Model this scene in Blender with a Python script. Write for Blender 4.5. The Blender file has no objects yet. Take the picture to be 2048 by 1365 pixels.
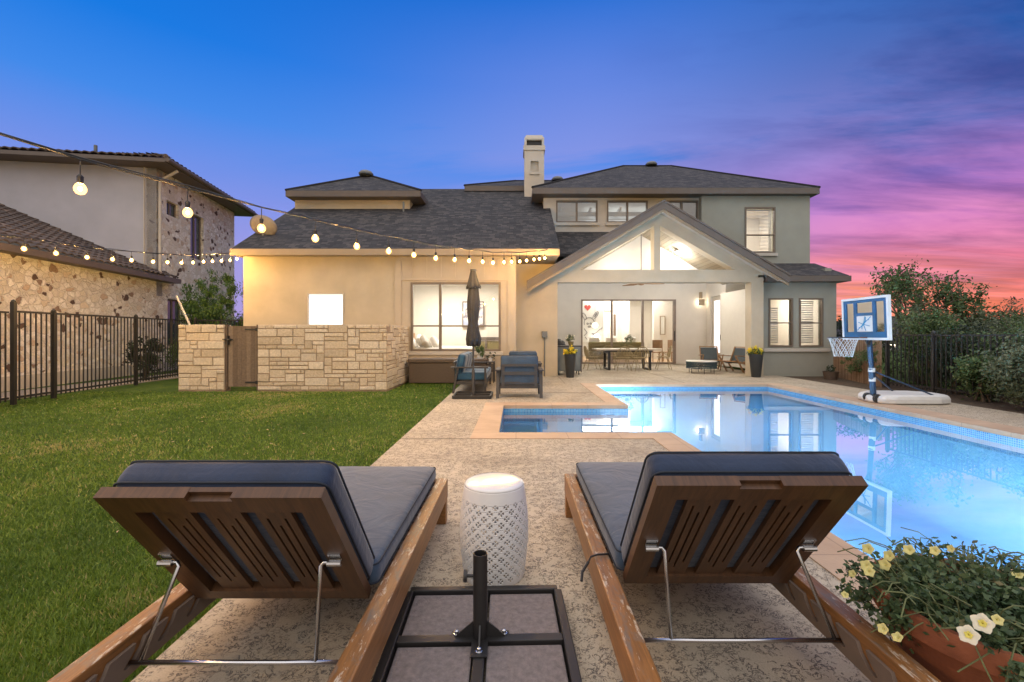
import bpy, math, random
import numpy as np
from mathutils import Vector, Matrix, noise as mn
random.seed(7); RNG = np.random.default_rng(7)
R = math.radians; PI = math.pi
sc = bpy.context.scene; COL = sc.collection
V = Vector

# ------------------------------------------------------------------ materials
def newmat(name):
    m = bpy.data.materials.new(name); m.use_nodes = True
    nt = m.node_tree; b = nt.nodes['Principled BSDF']
    return m, nt, b
def N(nt, t, **k):
    n = nt.nodes.new(t)
    for a, v in k.items(): setattr(n, a, v)
    return n
def ramp(nt, fac, stops, interp='LINEAR'):
    r = N(nt, 'ShaderNodeValToRGB'); r.color_ramp.interpolation = interp
    e = r.color_ramp.elements
    while len(e) > 1: e.remove(e[0])
    e[0].position = stops[0][0]; e[0].color = (*stops[0][1], 1)
    for p, c in stops[1:]:
        q = e.new(p); q.color = (*c, 1)
    nt.links.new(fac, r.inputs[0]); return r.outputs[0]
def coords(nt, kind='Object', scale=(1, 1, 1), rot=(0, 0, 0)):
    tc = N(nt, 'ShaderNodeTexCoord'); mp = N(nt, 'ShaderNodeMapping')
    mp.inputs['Scale'].default_value = scale; mp.inputs['Rotation'].default_value = rot
    nt.links.new(tc.outputs[kind], mp.inputs[0]); return mp.outputs[0]
def nz(nt, co, scale, detail=4, rough=.55, dist=0):
    n = N(nt, 'ShaderNodeTexNoise'); n.inputs['Scale'].default_value = scale
    n.inputs['Detail'].default_value = detail; n.inputs['Roughness'].default_value = rough
    n.inputs['Distortion'].default_value = dist
    nt.links.new(co, n.inputs['Vector']); return n.outputs['Fac']
def bump(nt, b, h, strength, dist=.01):
    n = N(nt, 'ShaderNodeBump'); n.inputs['Strength'].default_value = strength
    n.inputs['Distance'].default_value = dist
    nt.links.new(h, n.inputs['Height']); nt.links.new(n.outputs[0], b.inputs['Normal'])
def mixc(nt, fac, a, b_, mode='MIX'):
    n = N(nt, 'ShaderNodeMix', data_type='RGBA', blend_type=mode)
    if isinstance(fac, (int, float)): n.inputs[0].default_value = fac
    else: nt.links.new(fac, n.inputs[0])
    for i, x in ((6, a), (7, b_)):
        if isinstance(x, tuple): n.inputs[i].default_value = (*x, 1)
        else: nt.links.new(x, n.inputs[i])
    return n.outputs[2]
def mth(nt, op, a, b_=None, c=None, clamp=False):
    n = N(nt, 'ShaderNodeMath', operation=op); n.use_clamp = clamp
    for i, x in enumerate((a, b_, c)):
        if x is None: continue
        if isinstance(x, (int, float)): n.inputs[i].default_value = x
        else: nt.links.new(x, n.inputs[i])
    return n.outputs[0]
def plain(name, c, rough=.6, metal=0, var=.15, scale=6, bmp=0, bscale=60, spec=.5, stretch=(1, 1, 1)):
    m, nt, b = newmat(name)
    co = coords(nt, scale=stretch)
    f = nz(nt, co, scale)
    c2 = tuple(x * (1 - var) for x in c); c1 = tuple(min(1, x * (1 + var)) for x in c)
    nt.links.new(ramp(nt, f, [(.3, c2), (.7, c1)]), b.inputs['Base Color'])
    b.inputs['Roughness'].default_value = rough; b.inputs['Metallic'].default_value = metal
    b.inputs['Specular IOR Level'].default_value = spec
    if bmp: bump(nt, b, nz(nt, co, bscale, 5, .6), bmp)
    return m
def emis(name, c, s):
    m, nt, b = newmat(name)
    b.inputs['Base Color'].default_value = (*c, 1)
    b.inputs['Emission Color'].default_value = (*c, 1); b.inputs['Emission Strength'].default_value = s
    return m

M = {}
M['stucco'] = plain('stucco', (.50, .43, .32), .9, var=.10, scale=1.5, bmp=.5, bscale=90)
M['stucco_green'] = plain('stucco_grey', (.31, .31, .265), .9, var=.06, scale=2, bmp=.35, bscale=90)
M['trimwhite'] = plain('pale_paint', (.50, .46, .40), .7, var=.04, scale=3)
M['batten'] = plain('painted_siding', (.46, .39, .30), .75, var=.05, scale=3)
M['fascia'] = plain('fascia_paint', (.115, .092, .078), .55, var=.08, scale=4)
M['fascia_tan'] = plain('eave_paint', (.32, .25, .17), .6, var=.06, scale=4)
M['frame'] = plain('window_frame_bronze', (.16, .125, .095), .5, var=.05)
M['patiowall'] = plain('patio_plaster', (.66, .62, .57), .85, var=.03, scale=3, bmp=.2, bscale=80)
M['inwall'] = plain('interior_wall', (.72, .69, .63), .8, var=.02)
M['infloor'] = plain('interior_floor', (.45, .30, .17), .4, var=.1, scale=3, stretch=(8, 1, 1))
M['neighplaster'] = plain('neighbour_plaster', (.41, .41, .46), .9, var=.08, scale=1.2, bmp=.4, bscale=70)
M['black_metal'] = plain('black_metal', (.018, .017, .017), .45, var=.1)
M['grey_metal'] = plain('charcoal_frame', (.045, .042, .042), .5, var=.1)
M['steel'] = plain('brushed_steel', (.55, .55, .56), .25, metal=1, var=.05)
M['white_plastic'] = plain('white_plastic', (.62, .62, .60), .5, var=.06, scale=8)
M['blue_plastic'] = plain('blue_paint', (.012, .035, .075), .4, var=.1)
M['white_paint'] = plain('white_glaze', (.74, .73, .71), .3, var=.03)
M['planter_grey'] = plain('dark_planter', (.03, .035, .04), .45, var=.12)
M['wicker'] = plain('brown_wicker', (.10, .072, .052), .7, var=.25, scale=40, bmp=.5, bscale=80)
M['terracotta'] = plain('terracotta', (.27, .088, .038), .75, var=.2, scale=10, bmp=.3, bscale=60)
M['soil'] = plain('soil', (.05, .035, .022), .95, var=.4, scale=30, bmp=1, bscale=60)
M['mulch'] = plain('mulch', (.075, .05, .03), .95, var=.6, scale=25, bmp=1, bscale=40)
M['paver'] = plain('concrete_paver', (.20, .17, .165), .85, var=.25, scale=45, bmp=.6, bscale=150)
M['tan_wood'] = plain('light_wood', (.34, .19, .09), .5, var=.2, scale=6, stretch=(1, 10, 1))
M['olive_fabric'] = plain('olive_fabric', (.20, .17, .08), .9, var=.1)
M['white_fabric'] = plain('white_linen', (.72, .70, .66), .9, var=.04, bmp=.3, bscale=20)
M['canopy'] = plain('umbrella_fabric', (.035, .034, .036), .85, var=.2, scale=10, bmp=.3, bscale=200)
M['dishgrey'] = plain('dish_grey', (.25, .22, .19), .6)
M['vent'] = plain('vent_metal', (.16, .17, .17), .6)
M['straw'] = plain('wire_brass', (.30, .24, .13), .5, var=.1)
M['rope'] = plain('blue_rope', (.04, .07, .09), .8, var=.3, scale=60)
M['leather'] = plain('dark_sling', (.05, .07, .085), .6, var=.15)
M['net'] = plain('white_net', (.6, .6, .58), .8)
M['frost'] = emis('lit_frosted_glass', (1, .97, 1), 1.0)
M['filament'] = emis('filament_glow', (1, .60, .20), 13500)
M['bulb'] = None
M['lamp_glow'] = emis('lamp_glow', (1, .86, .62), 14)
M['ceil_glow'] = emis('ceiling_lamp_glow', (1, .97, .9), 22)
M['art_line'] = plain('ink_line', (.02, .025, .05), .7)
M['red'] = plain('red_paint', (.55, .03, .02), .6)
M['canvas'] = plain('canvas_white', (.75, .76, .72), .8, var=.02)

def glass(name, tint=(1, 1, 1), refl=.06, rough=.0):
    m, nt, b = newmat(name)
    out = nt.nodes['Material Output']; nt.nodes.remove(b)
    t = N(nt, 'ShaderNodeBsdfTransparent'); t.inputs[0].default_value = (*tint, 1)
    g = N(nt, 'ShaderNodeBsdfGlossy'); g.inputs['Roughness'].default_value = rough
    fr = N(nt, 'ShaderNodeFresnel'); fr.inputs[0].default_value = 1.45
    f = mth(nt, 'ADD', fr.outputs[0], refl, clamp=True)
    mx = N(nt, 'ShaderNodeMixShader')
    nt.links.new(f, mx.inputs[0]); nt.links.new(t.outputs[0], mx.inputs[1]); nt.links.new(g.outputs[0], mx.inputs[2])
    nt.links.new(mx.outputs[0], out.inputs[0]); return m
M['glass'] = glass('window_glass')
M['glass_up'] = glass('upper_window_glass', (.85, .88, .9), .18)
M['acrylic'] = glass('clear_acrylic', (.80, .90, .96), .02, .05)

def water():
    m, nt, b = newmat('pool_water')
    out = nt.nodes['Material Output']; nt.nodes.remove(b)
    co = coords(nt, scale=(1, .6, 1))
    t = N(nt, 'ShaderNodeBsdfTransparent'); t.inputs[0].default_value = (.70, .88, 1.0, 1)
    g = N(nt, 'ShaderNodeBsdfGlossy'); g.inputs['Roughness'].default_value = .005
    bp = N(nt, 'ShaderNodeBump'); bp.inputs['Strength'].default_value = .02; bp.inputs['Distance'].default_value = .01
    nt.links.new(nz(nt, co, 1.6, 2, .4), bp.inputs['Height'])
    fr = N(nt, 'ShaderNodeFresnel'); fr.inputs[0].default_value = 1.40
    nt.links.new(bp.outputs[0], fr.inputs['Normal']); nt.links.new(bp.outputs[0], g.inputs['Normal'])
    f = mth(nt, 'MULTIPLY_ADD', fr.outputs[0], 1.0, .36, clamp=True)
    mx = N(nt, 'ShaderNodeMixShader')
    nt.links.new(f, mx.inputs[0]); nt.links.new(t.outputs[0], mx.inputs[1]); nt.links.new(g.outputs[0], mx.inputs[2])
    nt.links.new(mx.outputs[0], out.inputs[0]); return m
M['water'] = water()
def bulbglass():
    m, nt, b = newmat('amber_bulb_glass'); out = nt.nodes['Material Output']; nt.nodes.remove(b)
    t = N(nt, 'ShaderNodeBsdfTransparent'); t.inputs[0].default_value = (1, .93, .8, 1)
    e = N(nt, 'ShaderNodeEmission'); e.inputs[0].default_value = (1, .56, .17, 1); e.inputs[1].default_value = 6
    mx = N(nt, 'ShaderNodeMixShader'); mx.inputs[0].default_value = .45
    nt.links.new(t.outputs[0], mx.inputs[1]); nt.links.new(e.outputs[0], mx.inputs[2]); nt.links.new(mx.outputs[0], out.inputs[0]); return m
M['bulb'] = bulbglass()

def shingles(name, a, c, d):
    m, nt, b = newmat(name)
    uv = coords(nt, 'UV')
    br = N(nt, 'ShaderNodeTexBrick'); br.offset = .37; br.squash = .7; br.squash_frequency = 3
    for k, v in (('Scale', 1), ('Mortar Size', .006), ('Mortar Smooth', .3), ('Bias', 0), ('Brick Width', .19), ('Row Height', .115)):
        br.inputs[k].default_value = v
    br.inputs['Color1'].default_value = (0, 0, 0, 1); br.inputs['Color2'].default_value = (1, 1, 1, 1); br.inputs['Mortar'].default_value = (.2, .2, .2, 1)
    nt.links.new(uv, br.inputs['Vector'])
    cm = ramp(nt, br.outputs['Color'], [(0, a), (.5, c), (1, d)])
    big = nz(nt, uv, .8, 3)
    cm = mixc(nt, mth(nt, 'MULTIPLY', br.outputs['Fac'], .7), cm, tuple(x * .35 for x in a))
    cm = mixc(nt, 1.0, cm, ramp(nt, big, [(.3, (.88, .88, .88)), (.7, (1.1, 1.08, 1.06))]), 'MULTIPLY')
    sp = nz(nt, uv, 120, 2)
    cm = mixc(nt, 1.0, cm, ramp(nt, sp, [(.3, (.7, .7, .7)), (.7, (1.3, 1.3, 1.3))]), 'MULTIPLY')
    nt.links.new(cm, b.inputs['Base Color']); b.inputs['Roughness'].default_value = .9
    inv = mth(nt, 'SUBTRACT', 1, br.outputs['Fac'])
    bump(nt, b, mth(nt, 'ADD', inv, mth(nt, 'MULTIPLY', br.outputs['Color'], .6)), .8, .012)
    return m
M['shingle'] = shingles('asphalt_shingles', (.024, .024, .027), (.046, .045, .048), (.088, .080, .076))

def rubble():
    m, nt, b = newmat('rubble_stone')
    co = coords(nt, scale=(1, 1, 1.25))
    dn = N(nt, 'ShaderNodeTexNoise'); dn.inputs['Scale'].default_value = 5; dn.inputs['Detail'].default_value = 4; nt.links.new(co, dn.inputs['Vector'])
    mv = N(nt, 'ShaderNodeMixRGB') if False else N(nt, 'ShaderNodeVectorMath', operation='MULTIPLY_ADD')
    nt.links.new(dn.outputs['Color'], mv.inputs[0]); mv.inputs[1].default_value = (.20, .20, .20); nt.links.new(co, mv.inputs[2])
    vo = N(nt, 'ShaderNodeTexVoronoi'); vo.inputs['Scale'].default_value = 5.6; nt.links.new(mv.outputs[0], vo.inputs['Vector'])
    ve = N(nt, 'ShaderNodeTexVoronoi', feature='DISTANCE_TO_EDGE'); ve.inputs['Scale'].default_value = 5.6; nt.links.new(mv.outputs[0], ve.inputs['Vector'])
    sep = N(nt, 'ShaderNodeSeparateColor'); nt.links.new(vo.outputs['Color'], sep.inputs[0])
    cc = ramp(nt, sep.outputs[0], [(0, (.72, .66, .55)), (.28, (.82, .77, .68)), (.5, (.72, .62, .49)), (.6, (.88, .84, .76)), (.80, (.58, .45, .33)), (.85, (.80, .75, .66)), (.92, (.12, .075, .055)), (.965, (.30, .21, .15))], 'CONSTANT')
    cc = mixc(nt, 1.0, cc, ramp(nt, nz(nt, co, 30, 5, .7), [(.3, (.75, .75, .75)), (.7, (1.2, 1.2, 1.2))]), 'MULTIPLY')
    e = ramp(nt, ve.outputs['Distance'], [(0.03, (0, 0, 0)), (.09, (1, 1, 1))])
    nt.links.new(mixc(nt, e, (.74, .69, .60), cc), b.inputs['Base Color'])
    b.inputs['Roughness'].default_value = .92
    h = mth(nt, 'ADD', e, mth(nt, 'MULTIPLY', nz(nt, co, 18, 5, .7), .8))
    bump(nt, b, h, .9, .03); return m
M['rubble'] = rubble()

def attrmat(name, stops, rough=.9, bscale=40, bs=.8, spk=25):
    m, nt, b = newmat(name)
    at = N(nt, 'ShaderNodeAttribute'); at.attribute_name = 'rnd'
    co = coords(nt)
    c = ramp(nt, at.outputs['Fac'], stops)
    c = mixc(nt, 1.0, c, ramp(nt, nz(nt, co, spk, 5, .65), [(.3, (.78, .77, .74)), (.72, (1.18, 1.18, 1.18))]), 'MULTIPLY')
    nt.links.new(c, b.inputs['Base Color']); b.inputs['Roughness'].default_value = rough
    if bs: bump(nt, b, nz(nt, co, bscale, 6, .7), bs, .015)
    return m
M['ashlar'] = attrmat('limestone_blocks', [(0, (.46, .38, .28)), (.4, (.55, .46, .345)), (.75, (.62, .54, .43)), (1, (.52, .45, .36))], bscale=14, bs=1.0)
M['mortar'] = plain('mortar', (.30, .22, .15), .95, var=.1, bmp=.3)
M['fencewood'] = attrmat('weathered_boards', [(0, (.12, .085, .06)), (1, (.24, .18, .13))], bscale=30, bs=.5)
M['bamboo'] = attrmat('cedar_pickets', [(0, (.20, .12, .07)), (1, (.36, .24, .15))], bscale=30, bs=.5)
M['tiles'] = attrmat('clay_roof_tiles', [(0, (.05, .042, .04)), (.6, (.10, .075, .065)), (1, (.16, .115, .09))], bscale=40, bs=.4)

def leafmat(name, stops, tr=.25):
    m, nt, b = newmat(name)
    at = N(nt, 'ShaderNodeAttribute'); at.attribute_name = 'rnd'
    c = ramp(nt, at.outputs['Fac'], stops)
    nt.links.new(c, b.inputs['Base Color']); b.inputs['Roughness'].default_value = .55
    t = N(nt, 'ShaderNodeBsdfTranslucent'); nt.links.new(c, t.inputs[0])
    mx = N(nt, 'ShaderNodeMixShader'); mx.inputs[0].default_value = tr
    nt.links.new(b.outputs[0], mx.inputs[1]); nt.links.new(t.outputs[0], mx.inputs[2])
    nt.links.new(mx.outputs[0], nt.nodes['Material Output'].inputs[0]); return m
M['leaf'] = leafmat('green_leaves', [(0, (.035, .07, .022)), (.5, (.085, .14, .045)), (.85, (.15, .20, .065)), (1, (.30, .31, .17))])
M['leaf_grey'] = leafmat('greygreen_leaves', [(0, (.065, .09, .045)), (.5, (.13, .16, .085)), (1, (.28, .28, .17))])
M['leaf_dark'] = leafmat('dark_leaves', [(0, (.012, .025, .012)), (1, (.05, .075, .035))])
M['leaf_juniper'] = leafmat('juniper_leaves', [(0, (.03, .07, .015)), (.6, (.09, .17, .03)), (1, (.16, .26, .05))])
M['grass'] = leafmat('grass_blades', [(0, (.07, .13, .018)), (.5, (.13, .215, .026)), (.85, (.20, .29, .04)), (1, (.40, .35, .13))], .3)
M['petunia'] = leafmat('petunia_leaves', [(0, (.035, .065, .03)), (.55, (.085, .14, .055)), (.85, (.16, .20, .085)), (1, (.30, .20, .11))])
M['petal'] = leafmat('petals_yellow', [(0, (.75, .66, .10)), (1, (.85, .80, .42))], .3)
M['petal_c'] = leafmat('petals_cream', [(0, (.85, .80, .55)), (1, (.9, .87, .7))], .3)
M['petal_o'] = leafmat('marigold', [(0, (.8, .55, .02)), (.7, (.85, .75, .05)), (1, (.8, .3, .03))], .2)
M['bark'] = plain('bark', (.10, .075, .05), .9, var=.3, scale=20, bmp=.8)

def groundmat():
    m, nt, b = newmat('lawn_soil_green')
    co = coords(nt)
    c = ramp(nt, nz(nt, co, 1.1, 5, .6), [(.3, (.055, .10, .022)), (.55, (.085, .14, .03)), (.75, (.15, .17, .05))])
    c = mixc(nt, 1.0, c, ramp(nt, nz(nt, co, 90, 3, .7), [(.3, (.6, .6, .6)), (.7, (1.35, 1.35, 1.35))]), 'MULTIPLY')
    nt.links.new(c, b.inputs['Base Color']); b.inputs['Roughness'].default_value = .95
    b.inputs['Specular IOR Level'].default_value = .1
    bump(nt, b, nz(nt, co, 140, 4, .7), 1, .03); return m
M['ground'] = groundmat()

def deckmat():
    m, nt, b = newmat('knockdown_concrete')
    co = coords(nt)
    n1 = nz(nt, co, 34, 3.5, .62, 1.6); n2 = nz(nt, co, 2.2, 3)
    th = mth(nt, 'ADD', n1, mth(nt, 'MULTIPLY', mth(nt, 'SUBTRACT', n2, .5), .16))
    # thin worm-like voids where the upper coat is missing
    d = mth(nt, 'ABSOLUTE', mth(nt, 'SUBTRACT', th, .545))
    worm = ramp(nt, d, [(.022, (1, 1, 1)), (.042, (0, 0, 0))])
    msk = ramp(nt, nz(nt, co, 14, 3, .6), [(.40, (0, 0, 0)), (.50, (1, 1, 1))])
    hole = mth(nt, 'MULTIPLY', worm, msk)
    top = ramp(nt, nz(nt, co, 1.3, 4), [(.3, (.43, .365, .27)), (.7, (.55, .47, .355))])
    top = mixc(nt, 1.0, top, ramp(nt, nz(nt, co, 180, 3), [(.3, (.85, .85, .85)), (.7, (1.12, 1.12, 1.12))]), 'MULTIPLY')
    st_ = ramp(nt, nz(nt, co, .55, 6, .65, .5), [(.36, (.80, .78, .76)), (.5, (1, 1, 1)), (.66, (1.08, 1.06, 1.02))]); top = mixc(nt, 1.0, top, st_, 'MULTIPLY')
    nt.links.new(mixc(nt, hole, top, (.13, .11, .092)), b.inputs['Base Color'])
    b.inputs['Roughness'].default_value = .75
    bump(nt, b, mth(nt, 'SUBTRACT', 1, hole), .6, .004); return m
M['deck'] = deckmat()
def copingmat():
    m, nt, b = newmat('travertine_coping')
    co = coords(nt)
    c = ramp(nt, nz(nt, co, 2.5, 5), [(.3, (.42, .29, .19)), (.7, (.54, .39, .26))])
    br = N(nt, 'ShaderNodeTexBrick'); br.offset = 0
    for k, v in (('Scale', 1), ('Mortar Size', .004), ('Brick Width', .61), ('Row Height', .61)): br.inputs[k].default_value = v
    nt.links.new(co, br.inputs['Vector'])
    c = mixc(nt, mth(nt, 'MULTIPLY', br.outputs['Fac'], .6), c, (.2, .14, .1))
    nt.links.new(c, b.inputs['Base Color']); b.inputs['Roughness'].default_value = .6
    bump(nt, b, nz(nt, co, 60, 4), .2); return m
M['coping'] = copingmat()
def tilemat():
    m, nt, b = newmat('waterline_tile')
    uv = coords(nt, 'UV')
    br = N(nt, 'ShaderNodeTexBrick'); br.offset = 0
    for k, v in (('Scale', 1), ('Mortar Size', .003), ('Brick Width', .026), ('Row Height', .026)): br.inputs[k].default_value = v
    br.inputs['Color1'].default_value = (.02, .17, .42, 1); br.inputs['Color2'].default_value = (.05, .33, .62, 1); br.inputs['Mortar'].default_value = (.3, .5, .6, 1)
    nt.links.new(uv, br.inputs['Vector']); nt.links.new(br.outputs['Color'], b.inputs['Base Color'])
    b.inputs['Roughness'].default_value = .2; return m
M['tile'] = tilemat()
M['plaster'] = plain('pool_plaster', (.34, .72, .97), .8, var=.05, scale=3)

def woodmat(name, c, stretch, weather=0):
    m, nt, b = newmat(name)
    co = coords(nt, scale=stretch)
    g = nz(nt, co, 7, 6, .65, .4)
    cc = ramp(nt, g, [(.25, tuple(x * .5 for x in c)), (.5, c), (.75, tuple(x * 1.45 for x in c))])
    if weather:
        co2 = coords(nt, scale=(9, 3, 9))
        w = nz(nt, co2, 2.2, 6, .75, .6)
        geo = N(nt, 'ShaderNodeNewGeometry'); sp = N(nt, 'ShaderNodeSeparateXYZ'); nt.links.new(geo.outputs['Normal'], sp.inputs[0])
        up = mth(nt, 'GREATER_THAN', sp.outputs[2], .8)
        k = mth(nt, 'MULTIPLY', ramp(nt, w, [(.50, (0, 0, 0)), (.62, (1, 1, 1))]), mth(nt, 'MULTIPLY', up, weather))
        cc = mixc(nt, k, cc, (.17, .135, .105))
        w2 = nz(nt, coords(nt, scale=(12, 2.2, 9)), 3.4, 7, .8, .3)
        k2 = mth(nt, 'MULTIPLY', ramp(nt, w2, [(.565, (0, 0, 0)), (.585, (1, 1, 1))]), mth(nt, 'MULTIPLY', up, weather))
        cc = mixc(nt, k2, cc, (.50, .42, .33))
    nt.links.new(cc, b.inputs['Base Color']); b.inputs['Roughness'].default_value = .42
    bump(nt, b, g, .25, .003); return m
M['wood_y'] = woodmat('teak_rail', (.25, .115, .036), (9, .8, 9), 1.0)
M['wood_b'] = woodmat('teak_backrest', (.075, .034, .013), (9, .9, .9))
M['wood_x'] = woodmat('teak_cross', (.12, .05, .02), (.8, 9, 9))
def plankmat():
    m, nt, b = newmat('ceiling_planks')
    uv = coords(nt, 'UV')
    br = N(nt, 'ShaderNodeTexBrick'); br.offset = .5
    for k, v in (('Scale', 1), ('Mortar Size', .006), ('Brick Width', 3), ('Row Height', .13)): br.inputs[k].default_value = v
    br.inputs['Color1'].default_value = (.34, .29, .21, 1); br.inputs['Color2'].default_value = (.26, .215, .15, 1); br.inputs['Mortar'].default_value = (.12, .1, .07, 1)
    nt.links.new(uv, br.inputs['Vector']); nt.links.new(br.outputs['Color'], b.inputs['Base Color']); b.inputs['Roughness'].default_value = .6
    bump(nt, b, mth(nt, 'SUBTRACT', 1, br.outputs['Fac']), .5, .01); return m
M['planks'] = plankmat()
def fabric(name, c, sheen=.3):
    m, nt, b = newmat(name)
    co = coords(nt)
    w = nz(nt, co, 350, 2); f = nz(nt, co, 5, 5, .6)
    cc = ramp(nt, f, [(.3, tuple(x * .8 for x in c)), (.7, tuple(x * 1.2 for x in c))])
    cc = mixc(nt, 1.0, cc, ramp(nt, w, [(.3, (.8, .8, .8)), (.7, (1.2, 1.2, 1.2))]), 'MULTIPLY')
    nt.links.new(cc, b.inputs['Base Color']); b.inputs['Roughness'].default_value = .8
    b.inputs['Sheen Weight'].default_value = sheen
    wr = nz(nt, coords(nt, scale=(1, 1, 1)), 5, 4, .55, 1.2)
    bump(nt, b, mth(nt, 'ADD', wr, mth(nt, 'MULTIPLY', w, .03)), .32, .03); return m
M['cushion'] = fabric('slate_blue_canvas', (.028, .056, .098))
M['cushion_blue'] = fabric('teal_blue_canvas', (.02, .08, .15))
M['piping'] = plain('dark_piping', (.015, .022, .035), .8)

# ------------------------------------------------------------------ mesh builder
ORI = {}
def top(o):
    while o.parent: o = o.parent
    return o
class MB:
    def __init__(s): s.v = []; s.f = []; s.r = []; s.cr = 0.
    def add(s, vs, fs, r=None):
        o = len(s.v); s.v += [tuple(p) for p in vs]; s.f += [tuple(i + o for i in f) for f in fs]
        s.r += [s.cr if r is None else r] * len(vs)
    def box(s, x0, x1, y0, y1, z0, z1, r=None, m=None):
        vs = [V((x, y, z)) for z in (z0, z1) for y in (y0, y1) for x in (x0, x1)]
        if m is not None: vs = [m @ p for p in vs]
        s.add(vs, [(0, 2, 3, 1), (4, 5, 7, 6), (0, 1, 5, 4), (2, 6, 7, 3), (0, 4, 6, 2), (1, 3, 7, 5)], r)
        return s
    def bar(s, a, b, w, h, up=(0, 0, 1), r=None):
        a, b = V(a), V(b); d = (b - a); L = d.length; d.normalize()
        sd = d.cross(V(up)).normalized(); u = sd.cross(d).normalized()
        m = Matrix((( *d, 0), (*sd, 0), (*u, 0), (0, 0, 0, 1))).transposed(); m.translation = a
        return s.box(0, L, -w / 2, w / 2, -h / 2, h / 2, r, m)
    def tube(s, pts, rad, n=8, closed=False, cap=True):
        pts = [V(p) for p in pts]; k = len(pts); vs = []; prev = None
        rads = rad if isinstance(rad, (list, tuple)) else [rad] * k
        for i, p in enumerate(pts):
            if closed: d = pts[(i + 1) % k] - pts[i - 1]
            else: d = pts[min(i + 1, k - 1)] - pts[max(i - 1, 0)]
            d.normalize()
            if prev is None:
                a = d.cross(V((0, 0, 1)))
                if a.length < .05: a = d.cross(V((1, 0, 0)))
            else: a = prev - d * prev.dot(d)
            a.normalize(); prev = a; b = d.cross(a)
            for j in range(n):
                t = 2 * PI * j / n; vs.append(p + (a * math.cos(t) + b * math.sin(t)) * rads[i])
        fs = []
        for i in range(k if closed else k - 1):
            i2 = (i + 1) % k
            for j in range(n):
                fs.append((i * n + j, i * n + (j + 1) % n, i2 * n + (j + 1) % n, i2 * n + j))
        if cap and not closed: fs += [tuple(range(n))[::-1], tuple(range((k - 1) * n, k * n))]
        s.add(vs, fs); return s
    def lathe(s, prof, c=(0, 0, 0), n=24, cap=True, sx=1, sy=1):
        vs = [(c[0] + r * math.cos(2 * PI * j / n) * sx, c[1] + r * math.sin(2 * PI * j / n) * sy, c[2] + z) for r, z in prof for j in range(n)]
        k = len(prof); fs = [(i * n + j, i * n + (j + 1) % n, (i + 1) * n + (j + 1) % n, (i + 1) * n + j) for i in range(k - 1) for j in range(n)]
        if cap: fs += [tuple(range(n))[::-1], tuple(range((k - 1) * n, k * n))]
        s.add(vs, fs); return s
    def ball(s, c, r, n=12, sz=1):
        return s.lathe([(r * math.sin(PI * (i + .02) / (n // 2 + .04)), -r * sz * math.cos(PI * (i + .02) / (n // 2 + .04))) for i in range(n // 2 + 1)], c, n)
    def prism(s, poly, y0, y1, r=None):      # poly in XZ
        n = len(poly)
        vs = [(x, y0, z) for x, z in poly] + [(x, y1, z) for x, z in poly]
        s.add(vs, [tuple(range(n)), tuple(range(2 * n - 1, n - 1, -1))] + [(i, i + n, (i + 1) % n + n, (i + 1) % n) for i in range(n)], r); return s
    def slab(s, pts, t=.1):                  # extrude polygon down by t
        n = len(pts); vs = [tuple(p) for p in pts] + [(p[0], p[1], p[2] - t) for p in pts]
        s.add(vs, [tuple(range(n)), tuple(range(2 * n - 1, n - 1, -1))] + [(i, i + n, (i + 1) % n + n, (i + 1) % n) for i in range(n)]); return s
    def panel(s, O, U, W, Nn, u0, u1, w0, w1, th, holes=()):   # sheet with rectangular holes, real reveals
        O, U, W, Nn = V(O), V(U), V(W), V(Nn)
        us = sorted({u0, u1, *[h[0] for h in holes], *[h[1] for h in holes]}); ws = sorted({w0, w1, *[h[2] for h in holes], *[h[3] for h in holes]})
        us = [u for u in us if u0 <= u <= u1]; ws = [w for w in ws if w0 <= w <= w1]
        def solid(i, j):
            if i < 0 or j < 0 or i >= len(us) - 1 or j >= len(ws) - 1: return False
            cu, cw = (us[i] + us[i + 1]) / 2, (ws[j] + ws[j + 1]) / 2
            return not any(h[0] < cu < h[1] and h[2] < cw < h[3] for h in holes)
        P = lambda u, w, t: O + U * u + W * w + Nn * t
        for i in range(len(us) - 1):
            for j in range(len(ws) - 1):
                if not solid(i, j): continue
                a, b, c, d = us[i], us[i + 1], ws[j], ws[j + 1]
                s.add([P(a, c, 0), P(b, c, 0), P(b, d, 0), P(a, d, 0)], [(0, 1, 2, 3)])
                if th:
                    s.add([P(a, c, th), P(b, c, th), P(b, d, th), P(a, d, th)], [(3, 2, 1, 0)])
                    for di, dj, e in ((-1, 0, (a, c, a, d)), (1, 0, (b, d, b, c)), (0, -1, (b, c, a, c)), (0, 1, (a, d, b, d))):
                        if not solid(i + di, j + dj):
                            s.add([P(e[0], e[1], 0), P(e[2], e[3], 0), P(e[2], e[3], th), P(e[0], e[1], th)], [(0, 1, 2, 3)])
        return s
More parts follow.
